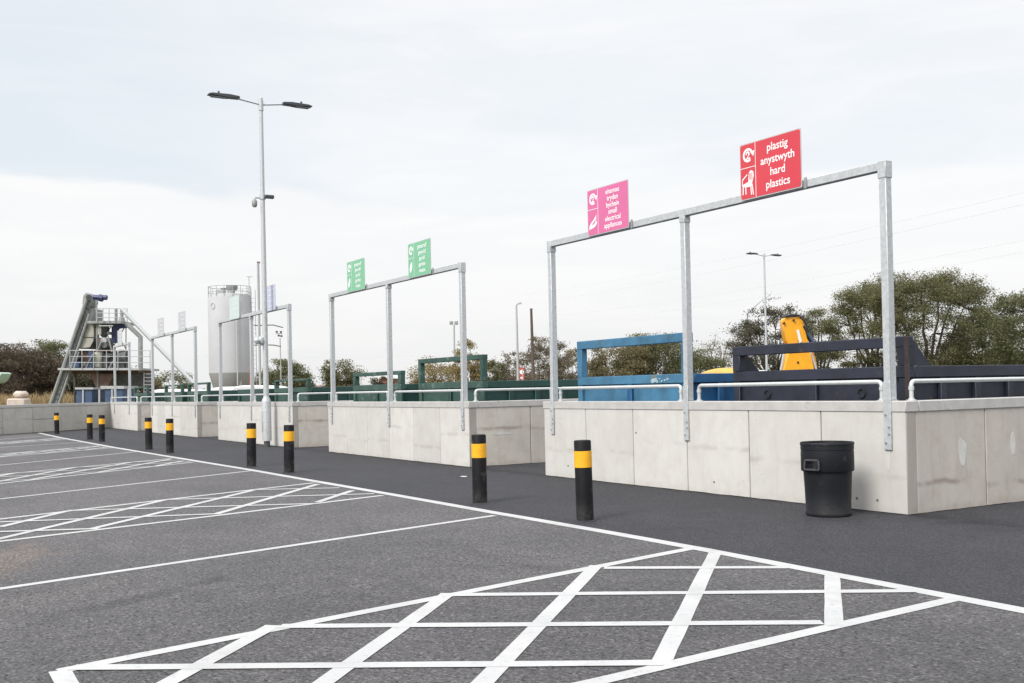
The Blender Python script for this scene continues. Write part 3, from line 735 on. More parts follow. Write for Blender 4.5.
# ------------------------------------------------------------------ open-top containers in the bays
def container(x0, x1, y0, ln, zb, main, side, label, cat='container', frame=True, gus=True, rings=False, postmat=None, fw_=0.13, pw=0.14):
    t = empty('waste_container', ((x0+x1)/2, y0, 0), 0, label, cat, 'open waste containers in the bays')
    w = x1 - x0; a, b = -w/2, w/2; Z = 1.68; postmat = postmat or main
    zr = Z - 0.14
    m = MB(); m.box(a + 0.06, b - 0.06, 0.06, 0.09, 0.15, zr); m.build('end_panel', M[main], t)
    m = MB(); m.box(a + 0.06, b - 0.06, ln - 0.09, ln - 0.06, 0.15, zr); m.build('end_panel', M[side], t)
    for s in (-1, 1):
        xx = a + 0.06 if s < 0 else b - 0.09
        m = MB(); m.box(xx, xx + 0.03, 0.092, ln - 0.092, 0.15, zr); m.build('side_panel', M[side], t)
        for i in range(9):
            yy = 0.62 + i * (ln - 1.1) / 8
            m = MB(); m.box(a + 0.005 if s < 0 else b - 0.057, a + 0.057 if s < 0 else b - 0.005, yy, yy + 0.11, 0.15, zr - 0.002)
            m.build('rib', M[side], t, bevel=0.006)
    m = MB(); m.box(a, b, 0, 0.14, zr, Z); m.build('rim', M[main], t, bevel=0.008)
    m = MB(); m.box(a, b, ln - 0.14, ln, zr, Z); m.build('rim', M[side], t, bevel=0.008)
    for s in (-1, 1):
        m = MB(); m.box(a if s < 0 else b - 0.12, a + 0.12 if s < 0 else b, 0.142, ln - 0.142, zr, Z - 0.002); m.build('rim', M[side], t, bevel=0.008)
    for xx in (a + 0.005, b - 0.125):
        m = MB(); m.box(xx, xx + 0.12, 0.005, 0.058, 0.15, zr - 0.002); m.build('corner_post', M[postmat], t, bevel=0.005)
    for xx in (-0.06,):
        m = MB(); m.box(xx, xx + 0.12, 0.005, 0.058, 0.15, zr - 0.002); m.build('rib', M[side], t, bevel=0.005)
    m = MB(); m.box(a + 0.1, b - 0.1, 0.1, ln - 0.1, 0.10, 0.15); m.build('floor', M[side], t)
    m = MB(); m.box(a + 0.5, a + 0.7, 0.05, ln - 0.05, 0.0, 0.10); m.box(b - 0.7, b - 0.5, 0.05, ln - 0.05, 0.0, 0.10); m.build('skids', M[side], t)
    if frame:
        for s in (-1, 1):
            xx = a if s < 0 else b - pw
            m = MB(); m.box(xx, xx + pw, 0.0, 0.12, Z + 0.001, zb - fw_); m.build('frame_post', M[postmat], t, bevel=0.006)
            if gus:
                xg = xx + 0.02 if s < 0 else xx + 0.08
                m = MB(); m.prism([(0.122, Z + 0.001), (0.46, Z + 0.001), (0.122, zb - 0.02)], xg, xg + 0.04, 'yz'); m.build('gusset', M[side], t)
        m = MB(); m.box(a, b, 0.0, 0.13, zb - fw_, zb); m.build('frame_bar', M[main], t, bevel=0.008)
    if rings:
        for xx in (a + 0.62, b - 0.72):
            m = MB(); pts = [(xx + 0.055*math.cos(q), 0.045, 1.36 + 0.055*math.sin(q)) for q in [2*math.pi*i/12 for i in range(13)]]
            m.tube(pts, 0.008, 6); m.build('lashing_ring', M['black_metal'], t)
    return t
nv = container(-3.30, -0.35, 0.48, 6.4, 2.03, 'navy', 'navy', 'dark navy steel container with raised end bar, behind the black bin', rings=True)
for s in (0,):
    m = MB(); m.box(1.475 - 0.035, 1.475 + 0.002, -0.003, 0.05, 1.20, 2.028); m.build('rusty_edge', M['rust'], nv, bevel=0.003)
bl = container(-7.20, -4.30, 0.50, 6.4, 2.30, 'blue', 'blue_shaded', 'faded light blue steel container with raised end bar and chipped paint', gus=False, fw_=0.14)
rg = random.Random(7)
for q in range(9):
    xx, zz, rr = rg.uniform(0.6, 1.0), 1.60 + rg.uniform(-0.035, 0.035), rg.uniform(0.015, 0.05)
    m = MB(); m.prism([(xx + math.cos(i)*rr*rg.uniform(0.6, 1.6), zz + math.sin(i)*rr*0.7*rg.uniform(0.6, 1.3)) for i in [2*math.pi*j/7 for j in range(7)]], -0.003 - q*0.0003, 0.004); m.build('paint_chip', M['chipped'], bl)
# amber load sheeted over at the right side of the blue container
mh = MB()
nx, ny = 12, 10
hm = [[None]*(ny+1) for _ in range(nx+1)]
for i in range(nx+1):
    for j in range(ny+1):
        u, v = i/nx, j/ny
        z = 1.62 + 0.15 * (1 - abs(2*u-1)**3.0) * (1 - abs(2*v-1)**3.0)
        hm[i][j] = mh.b.verts.new((-0.32 + 0.64*u, -0.6 + 1.2*v, z))
for i in range(nx):
    for j in range(ny): mh.b.faces.new((hm[i][j], hm[i+1][j], hm[i+1][j+1], hm[i][j+1]))
tag(mh.build('load_cover', M['amber'], None, loc=(-4.74, 1.75, 0)), 'amber yellow sheeted load bulging above the rim of the blue container', 'load cover')
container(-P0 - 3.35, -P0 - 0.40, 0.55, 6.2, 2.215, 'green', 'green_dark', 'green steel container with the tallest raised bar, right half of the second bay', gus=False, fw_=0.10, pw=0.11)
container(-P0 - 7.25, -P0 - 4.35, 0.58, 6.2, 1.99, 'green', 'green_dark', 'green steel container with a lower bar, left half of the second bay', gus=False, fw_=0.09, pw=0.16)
container(-2*P0 - 3.35, -2*P0 - 0.40, 0.60, 6.2, 1.93, 'green', 'green_dark', 'green container right of the tall lamp post in the middle bay', gus=False, fw_=0.06)
container(-2*P0 - 7.2, -2*P0 - 4.3, 0.60, 6.2, 1.9, 'green_dark', 'green_dark', 'dark green container without end bar in front of the silo', frame=False)
container(-3*P0 - 3.35, -3*P0 - 0.40, 0.5, 6.0, 1.99, 'green', 'green_dark', 'small-looking green container in the right half of the fourth bay', gus=False, fw_=0.07)
container(-3*P0 - 7.2, -3*P0 - 4.3, 0.5, 6.0, 1.97, 'green', 'green_dark', 'small-looking green container in the left half of the fourth bay', gus=False, fw_=0.06)
container(-40.9 - 3.2, -40.9 - 0.4, 0.5, 6.0, 1.97, 'green', 'green_dark', 'green container in the furthest bay beside its right wall', gus=False, fw_=0.07)

# ------------------------------------------------------------------ bollards
def bollard_proto():
    t = empty('bollard', (0, 0, 0))
    m = MB(); m.lathe([(0.098, 0), (0.0985, 0.02), (0.0975, 0.9), (0.093, 0.908), (0.080, 0.912)], 28); m.build('post', M['black_plastic'], t)
    m = MB(); m.lathe([(0.0985, 0.604), (0.1015, 0.606), (0.1015, 0.788), (0.0985, 0.790)], 28, caps=(False, False)); m.build('reflective_band', M['yellow_band'], t)
    m = MB(); m.lathe([(0.135, 0.001), (0.128, 0.006), (0.1, 0.012)], 20, caps=(True, True)); m.build('footing', M['apron'], t)
    return t
bp = bollard_proto()
BL = [(-1.945, -3.05),(-4.397, -3.04),(-11.576, -3.187),(-13.791, -3.23),(-20.876, -3.244),(-23.323, -3.261),(-30.271, -3.331),(-32.733, -3.316),(-40.39, -3.386)]
bdesc = ['largest and nearest bollard, black with yellow band, before the nearest concrete bay', 'second nearest black bollard, standing before the gap between the two nearest bays',
 'black and yellow bollard just right of the tall lamp post foot', 'black and yellow bollard just left of the tall lamp post foot',
 'right bollard of the pair before the fourth bay', 'left bollard of the pair before the fourth bay',
 'right bollard of the far pair near the end wall', 'left bollard of the far pair near the end wall', 'furthest and smallest bollard, alone before the grey end wall']
rg = random.Random(3)
for i, (x, y) in enumerate(BL):
    o = bp if i == 0 else copy_tree(bp)
    o.location = (x, y, -0.004); o.rotation_euler = (R(rg.uniform(-0.8, 0.8)), R(rg.uniform(-0.8, 0.8)) + (R(-0.9) if i == 0 else 0), rg.uniform(0, 3))
    tag(o, bdesc[i], 'bollard', 'black bollards with yellow bands along the car park edge')

# ------------------------------------------------------------------ bin
t = empty('litter_bin', (-0.56, -0.655, -0.004), R(-18), 'black round plastic waste bin standing against the concrete wall', 'bin')
m = MB(); m.lathe([(0.240, 0.0), (0.250, 0.012), (0.251, 0.04), (0.247, 0.048), (0.256, 0.30), (0.268, 0.515), (0.288, 0.508), (0.292, 0.516), (0.292, 0.70), (0.289, 0.745), (0.293, 0.75), (0.293, 0.80), (0.297, 0.804), (0.298, 0.822), (0.293, 0.832), (0.284, 0.832), (0.278, 0.80), (0.268, 0.55), (0.235, 0.06), (0.0, 0.05)], 48, caps=(True, False)); m.build('barrel', M['bin'], t)
for k, an in enumerate((297, 117)):
    a = R(an)
    cx, cy = 0.290*math.cos(a), 0.290*math.sin(a)
    tx, ty = -math.sin(a), math.cos(a); ox, oy = math.cos(a), math.sin(a)
    def HPt(u, o, z): return (cx + tx*u + ox*o, cy + ty*u + oy*o, z)
    m = MB()
    for (p, q) in (((-0.085, 0.02, 0.64), (0.085, 0.02, 0.64)), ((-0.095, 0.02, 0.535), (0.095, 0.02, 0.535)), ((-0.085, 0.015, 0.64), (-0.095, 0.015, 0.535)), ((0.085, 0.015, 0.64), (0.095, 0.015, 0.535))):
        m.bar(HPt(*p), HPt(*q), 0.022, 0.022)
    m.build('handle', M['bin_edge'], t, bevel=0.003)
    m = MB(); m.bar(HPt(0, -0.004, 0.54), HPt(0, -0.004, 0.635), 0.17, 0.012); m.build('handle_recess', M['black_metal'], t)

# litter scrap on the apron
m = MB(); m.prism([(0, 0), (0.10, 0.02), (0.12, 0.07), (0.05, 0.09), (-0.02, 0.05)], 0.0, 0.006, 'xy')
tag(m.build('paper_scrap', M['white_board'], None, loc=(-8.35, -1.22, 0.0)), 'small white scrap of paper on the dark apron between two bollards', 'litter')

# ------------------------------------------------------------------ lamp posts
def double_lamp(loc, label, ht=10.0, detail=True, arm=1.52):
    t = empty('lamp_post', loc, 0, label, 'lamp post', 'double-headed lamp posts')
    m = MB(); m.lathe([(0.088, 0), (0.088, 0.17)], 20); m.build('root', M['plant_dark'], t)
    m = MB(); m.lathe([(0.132, 0.165), (0.132, 1.28), (0.122, 1.34), (0.085, 1.42), (0.080, 1.45)], 24); m.build('base_section', M['galv'], t)
    m = MB(); m.lathe([(0.080, 1.44), (0.068, 5.5), (0.052, ht + 0.05), (0.03, ht + 0.07)], 20); m.build('column', M['galv'], t)
    m = MB(); m.box(-0.045, 0.045, -0.142, -0.128, 0.45, 1.05); m.build('access_door', M['galv'], t, bevel=0.004)
    m = MB(); m.lathe([(0.068, ht - 0.32), (0.068, ht - 0.02)], 18); m.build('bracket_sleeve', M['galv'], t)
    for s in (-1, 1):
        m = MB(); m.tube([(0, s*0.05, ht - 0.14), (0, s*arm*0.55, ht - 0.03)], 0.026, 10); m.build('arm', M['galv'], t)
        m = MB(); m.prism([(s*arm*0.42, ht - 0.065), (s*arm*0.60, ht - 0.07), (s*arm*0.64, ht - 0.08), (s*arm, ht - 0.05), (s*arm, ht - 0.02), (s*arm*0.93, ht + 0.012), (s*arm*0.60, ht + 0.025), (s*arm*0.42, ht + 0.0)], -0.11, 0.11, 'yz')
        h = m.build('lamp_head', M['lamp_head'], t, bevel=0.01)
        m = MB(); m.lathe([(0.03, ht + 0.01), (0.03, ht + 0.09)], 12, (0, s*arm*0.8)); m.build('photocell', M['lamp_head'], h)
        m = MB(); m.box(-0.09, 0.09, min(s*arm*0.68, s*arm*0.95), max(s*arm*0.68, s*arm*0.95), ht - 0.088, ht - 0.080); m.build('lens', M['galv_dark'], h)
    return t
t = double_lamp((-21.78, -0.31, -0.004), 'tall double-headed lamp post standing before the middle bay, camera on its column')
# CCTV cameras on the column
m = MB(); m.lathe([(0.085, 7.12), (0.085, 7.26)], 16); m.build('camera_collar', M['galv'], t)
m = MB(); m.box(0.03, 0.15, 0.03, 0.30, 7.14, 7.24); m.build('camera_housing', M['lamp_head'], t, bevel=0.015)
m = MB(); m.bar((0, 0, 7.15), (0, -0.22, 7.15), 0.03); m.lathe([(0.05, 6.88), (0.075, 6.93), (0.075, 7.05), (0.03, 7.12)], 14, (0, -0.24)); m.build('camera_dome', M['plant_grey'], t)
m = MB(); m.lathe([(0.02, 2.93), (0.075, 2.96), (0.10, 3.05), (0.075, 3.14), (0.02, 3.17)], 16, (0.0, -0.12)); m.lathe([(0.02, 2.95), (0.07, 2.98), (0.09, 3.05), (0.02, 3.15)], 16, (0.04, -0.26)); m.build('speaker_ball', M['galv'], t)
double_lamp(tuple(at(767.5, 400, 69).xy) + (0,), 'thin double-headed lamp post behind the navy container, seen against the trees')

# ------------------------------------------------------------------ far things are built in their own frame: x to the right, y away
AZ = math.atan2(r_.y, r_.x)
class Far:
    def __init__(s, name, px, depth, label, cat, group=None):
        s.t = depth; s.k = F / depth
        p = at(px, 395, depth); s.o = Vector((p.x, p.y, 0))
        s.e = empty(name, s.o, AZ, label, cat, group)
    def P(s, px, py, dd=0.0):
        w = at(px, py, s.t + dd) - s.o
        return Vector((w.dot(r_), w.dot(f_), w.z))
    def poly(s, name, pts, y0, y1, mat, parent=None, bevel=0):
        m = MB(); pp = [s.P(a, b, (y0+y1)/2) for a, b in pts]
        m.prism([(p.x, p.z) for p in pp], y0, y1, 'xz')
        return m.build(name, M[mat], parent or s.e, bevel=bevel)
    def rect(s, name, x0, y0, x1, y1, d0, d1, mat, parent=None, bevel=0):
        return s.poly(name, [(x0, y1), (x1, y1), (x1, y0), (x0, y0)], d0, d1, mat, parent, bevel)
    def line(s, name, pts, rad, mat, parent=None, dd=0, n=8):
        m = MB(); m.tube([s.P(a, b, dd) for a, b in pts], rad, n); return m.build(name, M[mat], parent or s.e)

# silo
S = Far('cement_silo', 231, 78, 'tall grey cylindrical cement silo with railed top behind the middle bay', 'silo')
k = S.k; rad = 21.3 / k
top = S.P(231, 298.5).z; zc = S.P(231, 373).z; z0 = S.P(231, 391).z
cx = S.P(230.5, 350).x
def off(prof): return prof
m = MB(); m.lathe([(rad, zc), (rad, top), (rad*0.93, top + 0.25), (0.3, top + 0.4)], 40, (cx, 0)); m.build('shell', M['silo'], S.e)
m = MB(); m.lathe([(0.5, z0 - 0.6), (rad*0.78, z0), (rad*1.003, zc - 0.002)], 40, (cx, 0)); m.build('cone', M['silo_skirt'], S.e)
for q in range(4):
    a = R(45 + 90*q); px_, py_ = cx + rad*0.82*math.cos(a), rad*0.82*math.sin(a)
    m = MB(); m.box(px_ - 0.12, px_ + 0.12, py_ - 0.12, py_ + 0.12, 0, zc); m.build('leg', M['plant_grey'], S.e)
m = MB()
n = 16; rr = rad * 0.98
for q in range(n):
    a = 2*math.pi*q/n; m.tube([(cx + rr*math.cos(a), rr*math.sin(a), top), (cx + rr*math.cos(a), rr*math.sin(a), top + 0.85)], 0.022, 5)
for zz in (0.45, 0.85): m.tube([(cx + rr*math.cos(2*math.pi*q/n), rr*math.sin(2*math.pi*q/n), top + zz) for q in range(n + 1)], 0.022, 5)
tag(m.build('railing', M['pale_pole'], S.e), kind='stuff')
m = MB(); p = S.P(217.5, 307.5); ang = math.asin((p.x - cx)/rad); m.tube([(cx + rad*1.005*math.sin(ang + 0.13*math.cos(q)), -rad*1.005*math.cos(ang + 0.13*math.cos(q)), p.z + 0.22*math.sin(q)) for q in [2*math.pi*w/16 for w in range(17)]], 0.022, 5); m.build('ring_emblem', M['galv_dark'], S.e)
m = MB(); m.lathe([(0.32, top + 0.25), (0.30, top + 0.55), (0.42, top + 0.72), (0.42, top + 0.95)], 18, (S.P(232.5, 300).x, -0.2)); m.build('filter', M['plant_grey'], S.e)
m = MB(); m.lathe([(0.16, top + 0.25), (0.16, top + 0.7), (0.26, top + 0.74)], 12, (S.P(224.5, 300).x, -0.3)); m.build('vent', M['silo_skirt'], S.e)
m = MB(); a_ = S.P(241, 300).x; m.tube([(a_, -rad*0.93, z0 + 0.4), (a_, -rad*0.93, top), (a_ - 0.3, -0.4, top + 0.5)], 0.05, 8); m.build('fill_pipe', M['silo'], S.e)
m = MB(); q_ = S.P(221, 294).x; m.box(q_ - 0.28, q_ + 0.28, -0.5, 0.2, top + 0.25, top + 0.62); m.build('control_box', M['silo_skirt'], S.e, bevel=0.02)
# ladder cage on the right side
m = MB()
for dx in (0.06, 0.36):
    m.tube([(cx + rad + dx, -0.2, 0.3), (cx + rad + dx, -0.2, top + 0.6)], 0.025, 5)
for q in range(26):
    z = 0.5 + q * (top - 0.2) / 26; m.tube([(cx + rad + 0.06, -0.2, z), (cx + rad + 0.36, -0.2, z)], 0.016, 4)
tag(m.build('ladder', M['pale_pole'], S.e), kind='stuff')
m = MB(); m.tube([(S.P(250, 300).x, -0.3, top), (S.P(250, 300).x, -0.3, S.P(250, 276.5).z)], 0.03, 6); m.bar((S.P(247.5, 277).x, -0.3, S.P(247.5, 277).z), (S.P(253, 277).x, -0.3, S.P(253, 277).z), 0.05); m.build('aerial', M['pale_pole'], S.e)
S.line('red_pipe', [(250, 391), (250.5, 362)], 0.05, 'red_paint', dd=-3)

# mast beside the silo with cross arms
S = Far('mast', 258.5, 70, 'tall slim pale mast with two cross arms beside the silo, left of the lamp post', 'mast')
S.line('pole', [(260.5, 403), (258, 263)], 0.085, 'pale_pole')
S.line('cross_arm', [(254, 325.5), (273, 325), (283, 327.5)], 0.035, 'plant_dark')
S.line('cross_arm', [(254, 345), (273, 345), (281, 346.5)], 0.035, 'plant_dark')
S.rect('cap', 256.8, 261.5, 259.4, 263, -0.1, 0.1, 'plant_rust')
S = Far('floodlight_mast', 281, 95, 'thin floodlight mast with four lamps right of the tall lamp post', 'floodlight')
S.line('pole', [(281.5, 398), (280, 338)], 0.05, 'pale_pole')
for a, b in ((276.6, 331.8), (280.8, 332), (278.6, 335.6), (281.3, 336)):
    S.rect('lamp', a - 0.9, b - 0.9, a + 0.9, b + 0.9, -0.1, 0.1, 'lamp_head')
S.rect('bracket', 276, 333.4, 282, 334, -0.04, 0.04, 'plant_dark')
S = Far('floodlight_mast', 454, 90, 'pale floodlight pole left of the second bay right-hand post', 'floodlight')
S.line('pole', [(455, 396), (454, 325)], 0.07, 'pale_pole')
for a in (451.3, 456.2): S.rect('lamp', a - 1.8, 321, a + 1.8, 324.6, -0.12, 0.12, 'galv_dark', bevel=0.03)
S = Far('street_lamp', 518, 80, 'pale single-armed street lamp beside the dark wooden pole', 'street lamp')
S.line('column', [(518.5, 398), (516.3, 305.5), (517.5, 304)], [0.11, 0.07, 0.05], 'pale_pole')
S.poly('lamp_head', [(517, 304.6), (521.8, 303.6), (521.6, 302.2), (517.6, 303)], -0.12, 0.12, 'pale_pole')
S = Far('wooden_pole', 532, 80, 'bare dark wooden pole right of the single-armed street lamp', 'pole')
S.line('shaft', [(534, 398), (531.2, 309.5)], [0.15, 0.09], 'wood_pole')
m = MB(); p = S.P(531.2, 309.5); m.lathe([(0.1, p.z), (0.11, p.z + 0.06), (0.0301, p.z + 0.09)], 8, (p.x, p.y)); m.build('cap', M['wood_pole'], S.e)
S = Far('road_sign', 522, 75, 'small red and white roadside sign behind the green container', 'sign')
S.line('post', [(523.5, 398), (522.5, 369)], 0.04, 'pale_pole')
S.rect('plate', 519.6, 367.5, 524.4, 380, -0.03, 0.0, 'red_paint')
m = MB(); c0, c1 = S.P(521.8, 372), S.P(521.8, 377.8)
m.tube([(c0.x, -0.034, c0.z), (c0.x, -0.03, c0.z)], 0.16, 14); m.box(c1.x - 0.09, c1.x + 0.09, -0.034, -0.031, c1.z - 0.07, c1.z + 0.07); m.build('panel', M['white_board'], S.e)

# concrete batching plant
S = Far('batching_plant', 100, 72, 'grey concrete batching plant with inclined ladder-like conveyor, platform and pipes beyond the end wall', 'industrial plant')
S.line('conveyor_side', [(48.5, 410), (85.5, 303), (88, 296)], 0.13, 'plant_grey', dd=-0.5)
S.line('conveyor_side', [(57, 410), (89.5, 314)], 0.10, 'plant_grey', dd=-0.5)
b0 = MB()
for q in range(22):
    u = q / 21; a = (50.2 + (86.5-50.2)*u, 408 + (303-408)*u); b_ = (58 + (91.5-58)*u, 408 + (312-408)*u)
    b0.bar(S.P(*a, -0.5), S.P(*b_, -0.5), 0.05)
tag(b0.build('rungs', M['plant_dark'], S.e), kind='stuff')
S.poly('conveyor_belt', [(50.0, 409), (56.5, 409), (89, 312), (86, 303)], -0.42, 0.12, 'plant_grey')
S.poly('conveyor_head', [(85, 305), (86, 296), (89, 293), (93.5, 296), (95, 303), (91, 309), (88, 309)], -0.5, 0.6, 'plant_grey', bevel=0.03)
m = MB(); m.tube([S.P(88.8, 297.5, -0.9), S.P(88.8, 297.5, 0.6)], 0.2, 16); m.build('head_drum', M['plant_dark'], S.e)
S.line('drive_motor', [(93, 297.2), (107, 297.6)], 0.17, 'plant_navy')
S.line('gearbox', [(99, 297.5), (103, 298.5)], 0.24, 'plant_navy')
S.poly('hopper', [(84, 318), (88, 309), (97.5, 309), (97.5, 322), (94, 323), (94, 340), (90, 347.5), (84, 348.5), (76, 348.5)], -0.3, 1.6, 'plant_grey', bevel=0.05)
S.poly('hopper_panel', [(81, 338), (93.5, 338), (93.3, 341), (90, 347), (84, 348), (77.5, 348)], -0.42, -0.31, 'plant_beige')
S.poly('hopper_panel', [(84.5, 323), (93.8, 323), (93.8, 337), (81.5, 337)], -0.42, -0.31, 'plant_beige')
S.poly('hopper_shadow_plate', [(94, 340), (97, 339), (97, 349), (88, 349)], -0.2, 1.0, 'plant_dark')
S.line('column', [(98, 402), (96.5, 301)], 0.06, 'plant_grey', dd=-0.6)
S.rect('mid_platform', 94.5, 322, 127.5, 324.5, -1.0, 1.6, 'plant_grey')
b0 = MB()
for a in (97, 103, 109, 115, 121, 127): b0.tube([S.P(a, 322, -1.0), S.P(a, 308.5, -1.0)], 0.03, 5)
for y in (308.5, 313, 317.5): b0.tube([S.P(97, y, -1.0), S.P(127, y, -1.0)], 0.025, 5)
tag(b0.build('upper_railing', M['pale_pole'], S.e), kind='stuff')
m = MB(); c = S.P(105, 330); m.lathe([(0.06, S.P(105, 339).z), (0.33, S.P(105, 334).z), (0.33, S.P(105, 325).z)], 16, (c.x, -0.2)); m.build('weigh_hopper', M['plant_dark'], S.e)
m = MB(); c = S.P(103, 330); m.box(c.x - 0.12, c.x + 0.12, -0.7, -0.5, S.P(103, 335).z, S.P(103, 325).z); m.build('access_panel', M['plant_beige'], S.e)
S.poly('dust_pipe', [(113, 343), (113, 326), (116, 323.5), (126, 323.5), (126, 328), (118.5, 328.5), (117, 331), (116.5, 343)], -0.35, 0.1, 'plant_navy', bevel=0.03)
m = MB(); c = S.P(109, 341); m.tube([(c.x, -1.0, c.z), (c.x, 0.2, c.z)], 0.20, 12); m.build('valve_wheel', M['pale_pole'], S.e)
S.poly('frame_plate', [(100, 338), (110, 338), (113, 347), (112, 352), (97, 352), (98, 346)], -0.2, 0.5, 'plant_rust')
S.line('vent_pipe', [(116, 322), (116, 309)], 0.11, 'plant_grey')
m = MB(); c = S.P(121.5, 321); m.lathe([(0.26, S.P(121, 322).z), (0.11, S.P(121, 316).z), (0.11, S.P(121, 310).z)], 14, (c.x, 0.0)); m.build('cone_cap', M['plant_grey'], S.e)
S.line('bent_duct', [(126, 323), (140.5, 337), (140.5, 372)], 0.16, 'plant_grey', dd=-0.6, n=12)
S.line('screw_pipe', [(121.5, 309), (201, 391)], 0.135, 'galv', dd=-1.5, n=12)
S.rect('platform_deck', 69.5, 368.6, 150, 370.6, -1.6, 2.2, 'pale_pole')
S.rect('platform_beam', 72, 370.8, 150, 374, 0.4, 1.8, 'plant_rust')
b0 = MB()
for a in (70, 82, 93.5, 106.5, 118, 130, 139, 150): b0.tube([S.P(a, 369, -1.6), S.P(a, 350.5, -1.6)], 0.03, 5)
for y in (350.5, 356.5, 362.5): b0.tube([S.P(70, y, -1.6), S.P(150, y, -1.6)], 0.024, 5)
tag(b0.build('deck_railing', M['pale_pole'], S.e), kind='stuff')
S.rect('electric_motor', 74.5, 361, 81.5, 368, -0.9, -0.2, 'plant_blue', bevel=0.06)
S.rect('machine_frame', 72, 352, 90, 368.4, 0.0, 0.5, 'plant_rust')
S.rect('gear_case', 72, 357, 79, 360.5, -0.5, 0.0, 'plant_dark', bevel=0.04)
S.rect('control_column', 89.5, 351.5, 92.5, 368.4, -1.1, -0.7, 'plant_blue')
S.rect('mixer_drum', 93.5, 352.5, 105, 368.4, -0.8, 0.6, 'plant_beige', bevel=0.12)
S.rect('mixer_end', 105.2, 353, 112, 368.4, -0.6, 0.6, 'plant_dark', bevel=0.1)
m = MB(); m.tube([S.P(120, 357.5, -1.0), S.P(127.5, 357.5, -1.0)], [0.46, 0.46], 18); m.build('fan_motor', M['plant_dark'], S.e, bevel=0)
m = MB(); m.tube([S.P(118, 352.5, -0.9), S.P(124, 352.5, -0.9)], 0.2, 14); m.build('fan_inlet', M['plant_grey'], S.e)
S.rect('dark_backing', 72.5, 351, 128, 368.4, 0.7, 1.4, 'plant_dark')  # dark box added to stand for the shade behind the machinery
m = MB(); m.tube([S.P(122.5, 357, -1.3), S.P(122.5, 357, -0.3)], 0.42, 18); m.build('fan_casing', M['plant_dark'], S.e)
for a, b_, r__ in ((76, 358, 0.12), (84, 364, 0.16), (88, 356, 0.1), (99, 348, 0.16), (108, 356, 0.14), (111, 364, 0.12), (104, 345, 0.2), (108, 333, 0.1), (100, 343, 0.12)):
    m = MB(); p = S.P(a, b_, -1.0); m.tube([p, p + Vector((0.0, 0.7, 0.0))], r__, 12); m.build('pump', M['plant_dark'], S.e)
for a0, b0_, a1, b1_ in ((74, 368, 79, 352), (86, 368, 93, 354), (97, 352, 102, 340), (112, 352, 108, 336), (109, 368, 118, 354), (99, 326, 113, 326)):
    S.line('pipe', [(a0, b0_), (a1, b1_)], 0.05, 'plant_grey', dd=-1.1)
for a0, b0_, a1, b1_ in ((94, 402, 120, 374), (120, 402, 94, 374), (122, 402, 146, 374), (146, 402, 122, 374), (97, 349, 112, 325), (112, 349, 97, 325), (112, 349, 126, 325), (126, 349, 112, 325), (126, 325, 126, 368), (112, 325, 112, 368), (64, 368, 97, 325), (70, 390, 64, 372)):
    S.line('brace', [(a0, b0_), (a1, b1_)], 0.035, 'plant_grey', dd=0.65)
S.rect('motor_mount', 114, 361, 121, 368.4, -0.8, 0.4, 'plant_dark')
S.poly('discharge_cone', [(94, 374), (118, 374), (110, 389), (101, 389)], -0.6, 0.8, 'plant_rust')
for a in (75, 96, 122, 145):
    S.line('leg', [(a, 404), (a, 374)], 0.09, 'plant_dark', dd=1.0)
S.rect('lower_hopper', 120, 374, 149, 386, 0.3, 1.6, 'plant_dark')
b0 = MB()
for a in (144, 154): b0.tube([S.P(a, 402, -1.2), S.P(a, 372, -1.2)], 0.025, 5)
for q in range(8): b0.tube([S.P(144, 374 + q*3.6, -1.2), S.P(154, 374 + q*3.6, -1.2)], 0.02, 5)
tag(b0.build('stair_ladder', M['pale_pole'], S.e), kind='stuff')
S2_ = Far('site_cabin', 91, 64, 'left blue site cabin with grey posts under the plant platform', 'cabin', 'blue site cabins under the plant')
S2_.rect('wall_panel', 84, 389.5, 99, 408, 0, 2.2, 'plant_blue'); S2_.rect('roof_edge', 83, 387.5, 100.5, 389.4, -0.1, 2.3, 'pale_pole')
for a in (83.4, 99.6): S2_.rect('post', a - 0.7, 389.5, a + 0.7, 408, -0.08, 0.08, 'pale_pole')
S2_ = Far('site_cabin', 120, 64, 'right blue site cabin with white roof edge under the plant platform', 'cabin', 'blue site cabins under the plant')
S2_.rect('wall_panel', 112, 389, 129, 408, 0, 2.2, 'plant_blue'); S2_.rect('roof_edge', 108, 386, 131, 388.8, -0.1, 2.3, 'pale_pole')
for a in (112.4, 128.6): S2_.rect('post', a - 0.7, 389, a + 0.7, 408, -0.08, 0.08, 'pale_pole')
# blocks and scrap beyond the end wall
S = Far('concrete_block', 18, 56, 'pale pinkish concrete block, the lower one behind the end wall', 'block', 'pale blocks behind the end wall')
S.rect('body', 10.5, 398.5, 27.5, 432, 0, 0.9, 'block', bevel=0.06)
S = Far('concrete_block', 21, 56.2, 'pale pinkish rounded block resting on top of the lower block', 'block', 'pale blocks behind the end wall')
S.rect('body', 15.5, 391, 26.5, 398.3, 0.1, 0.9, 'block', bevel=0.14)
S = Far('sheet_metal_hood', 0, 60, 'pale green tilted sheet metal hood at the left edge of the photo', 'hood')
S.poly('hood', [(-10, 376), (4, 372.5), (6.5, 373.5), (3, 380), (-1, 383), (-10, 384)], -0.6, 0.6, 'lid_pale_green')
S.line('support', [(-2, 402), (-2, 381)], 0.05, 'plant_grey')

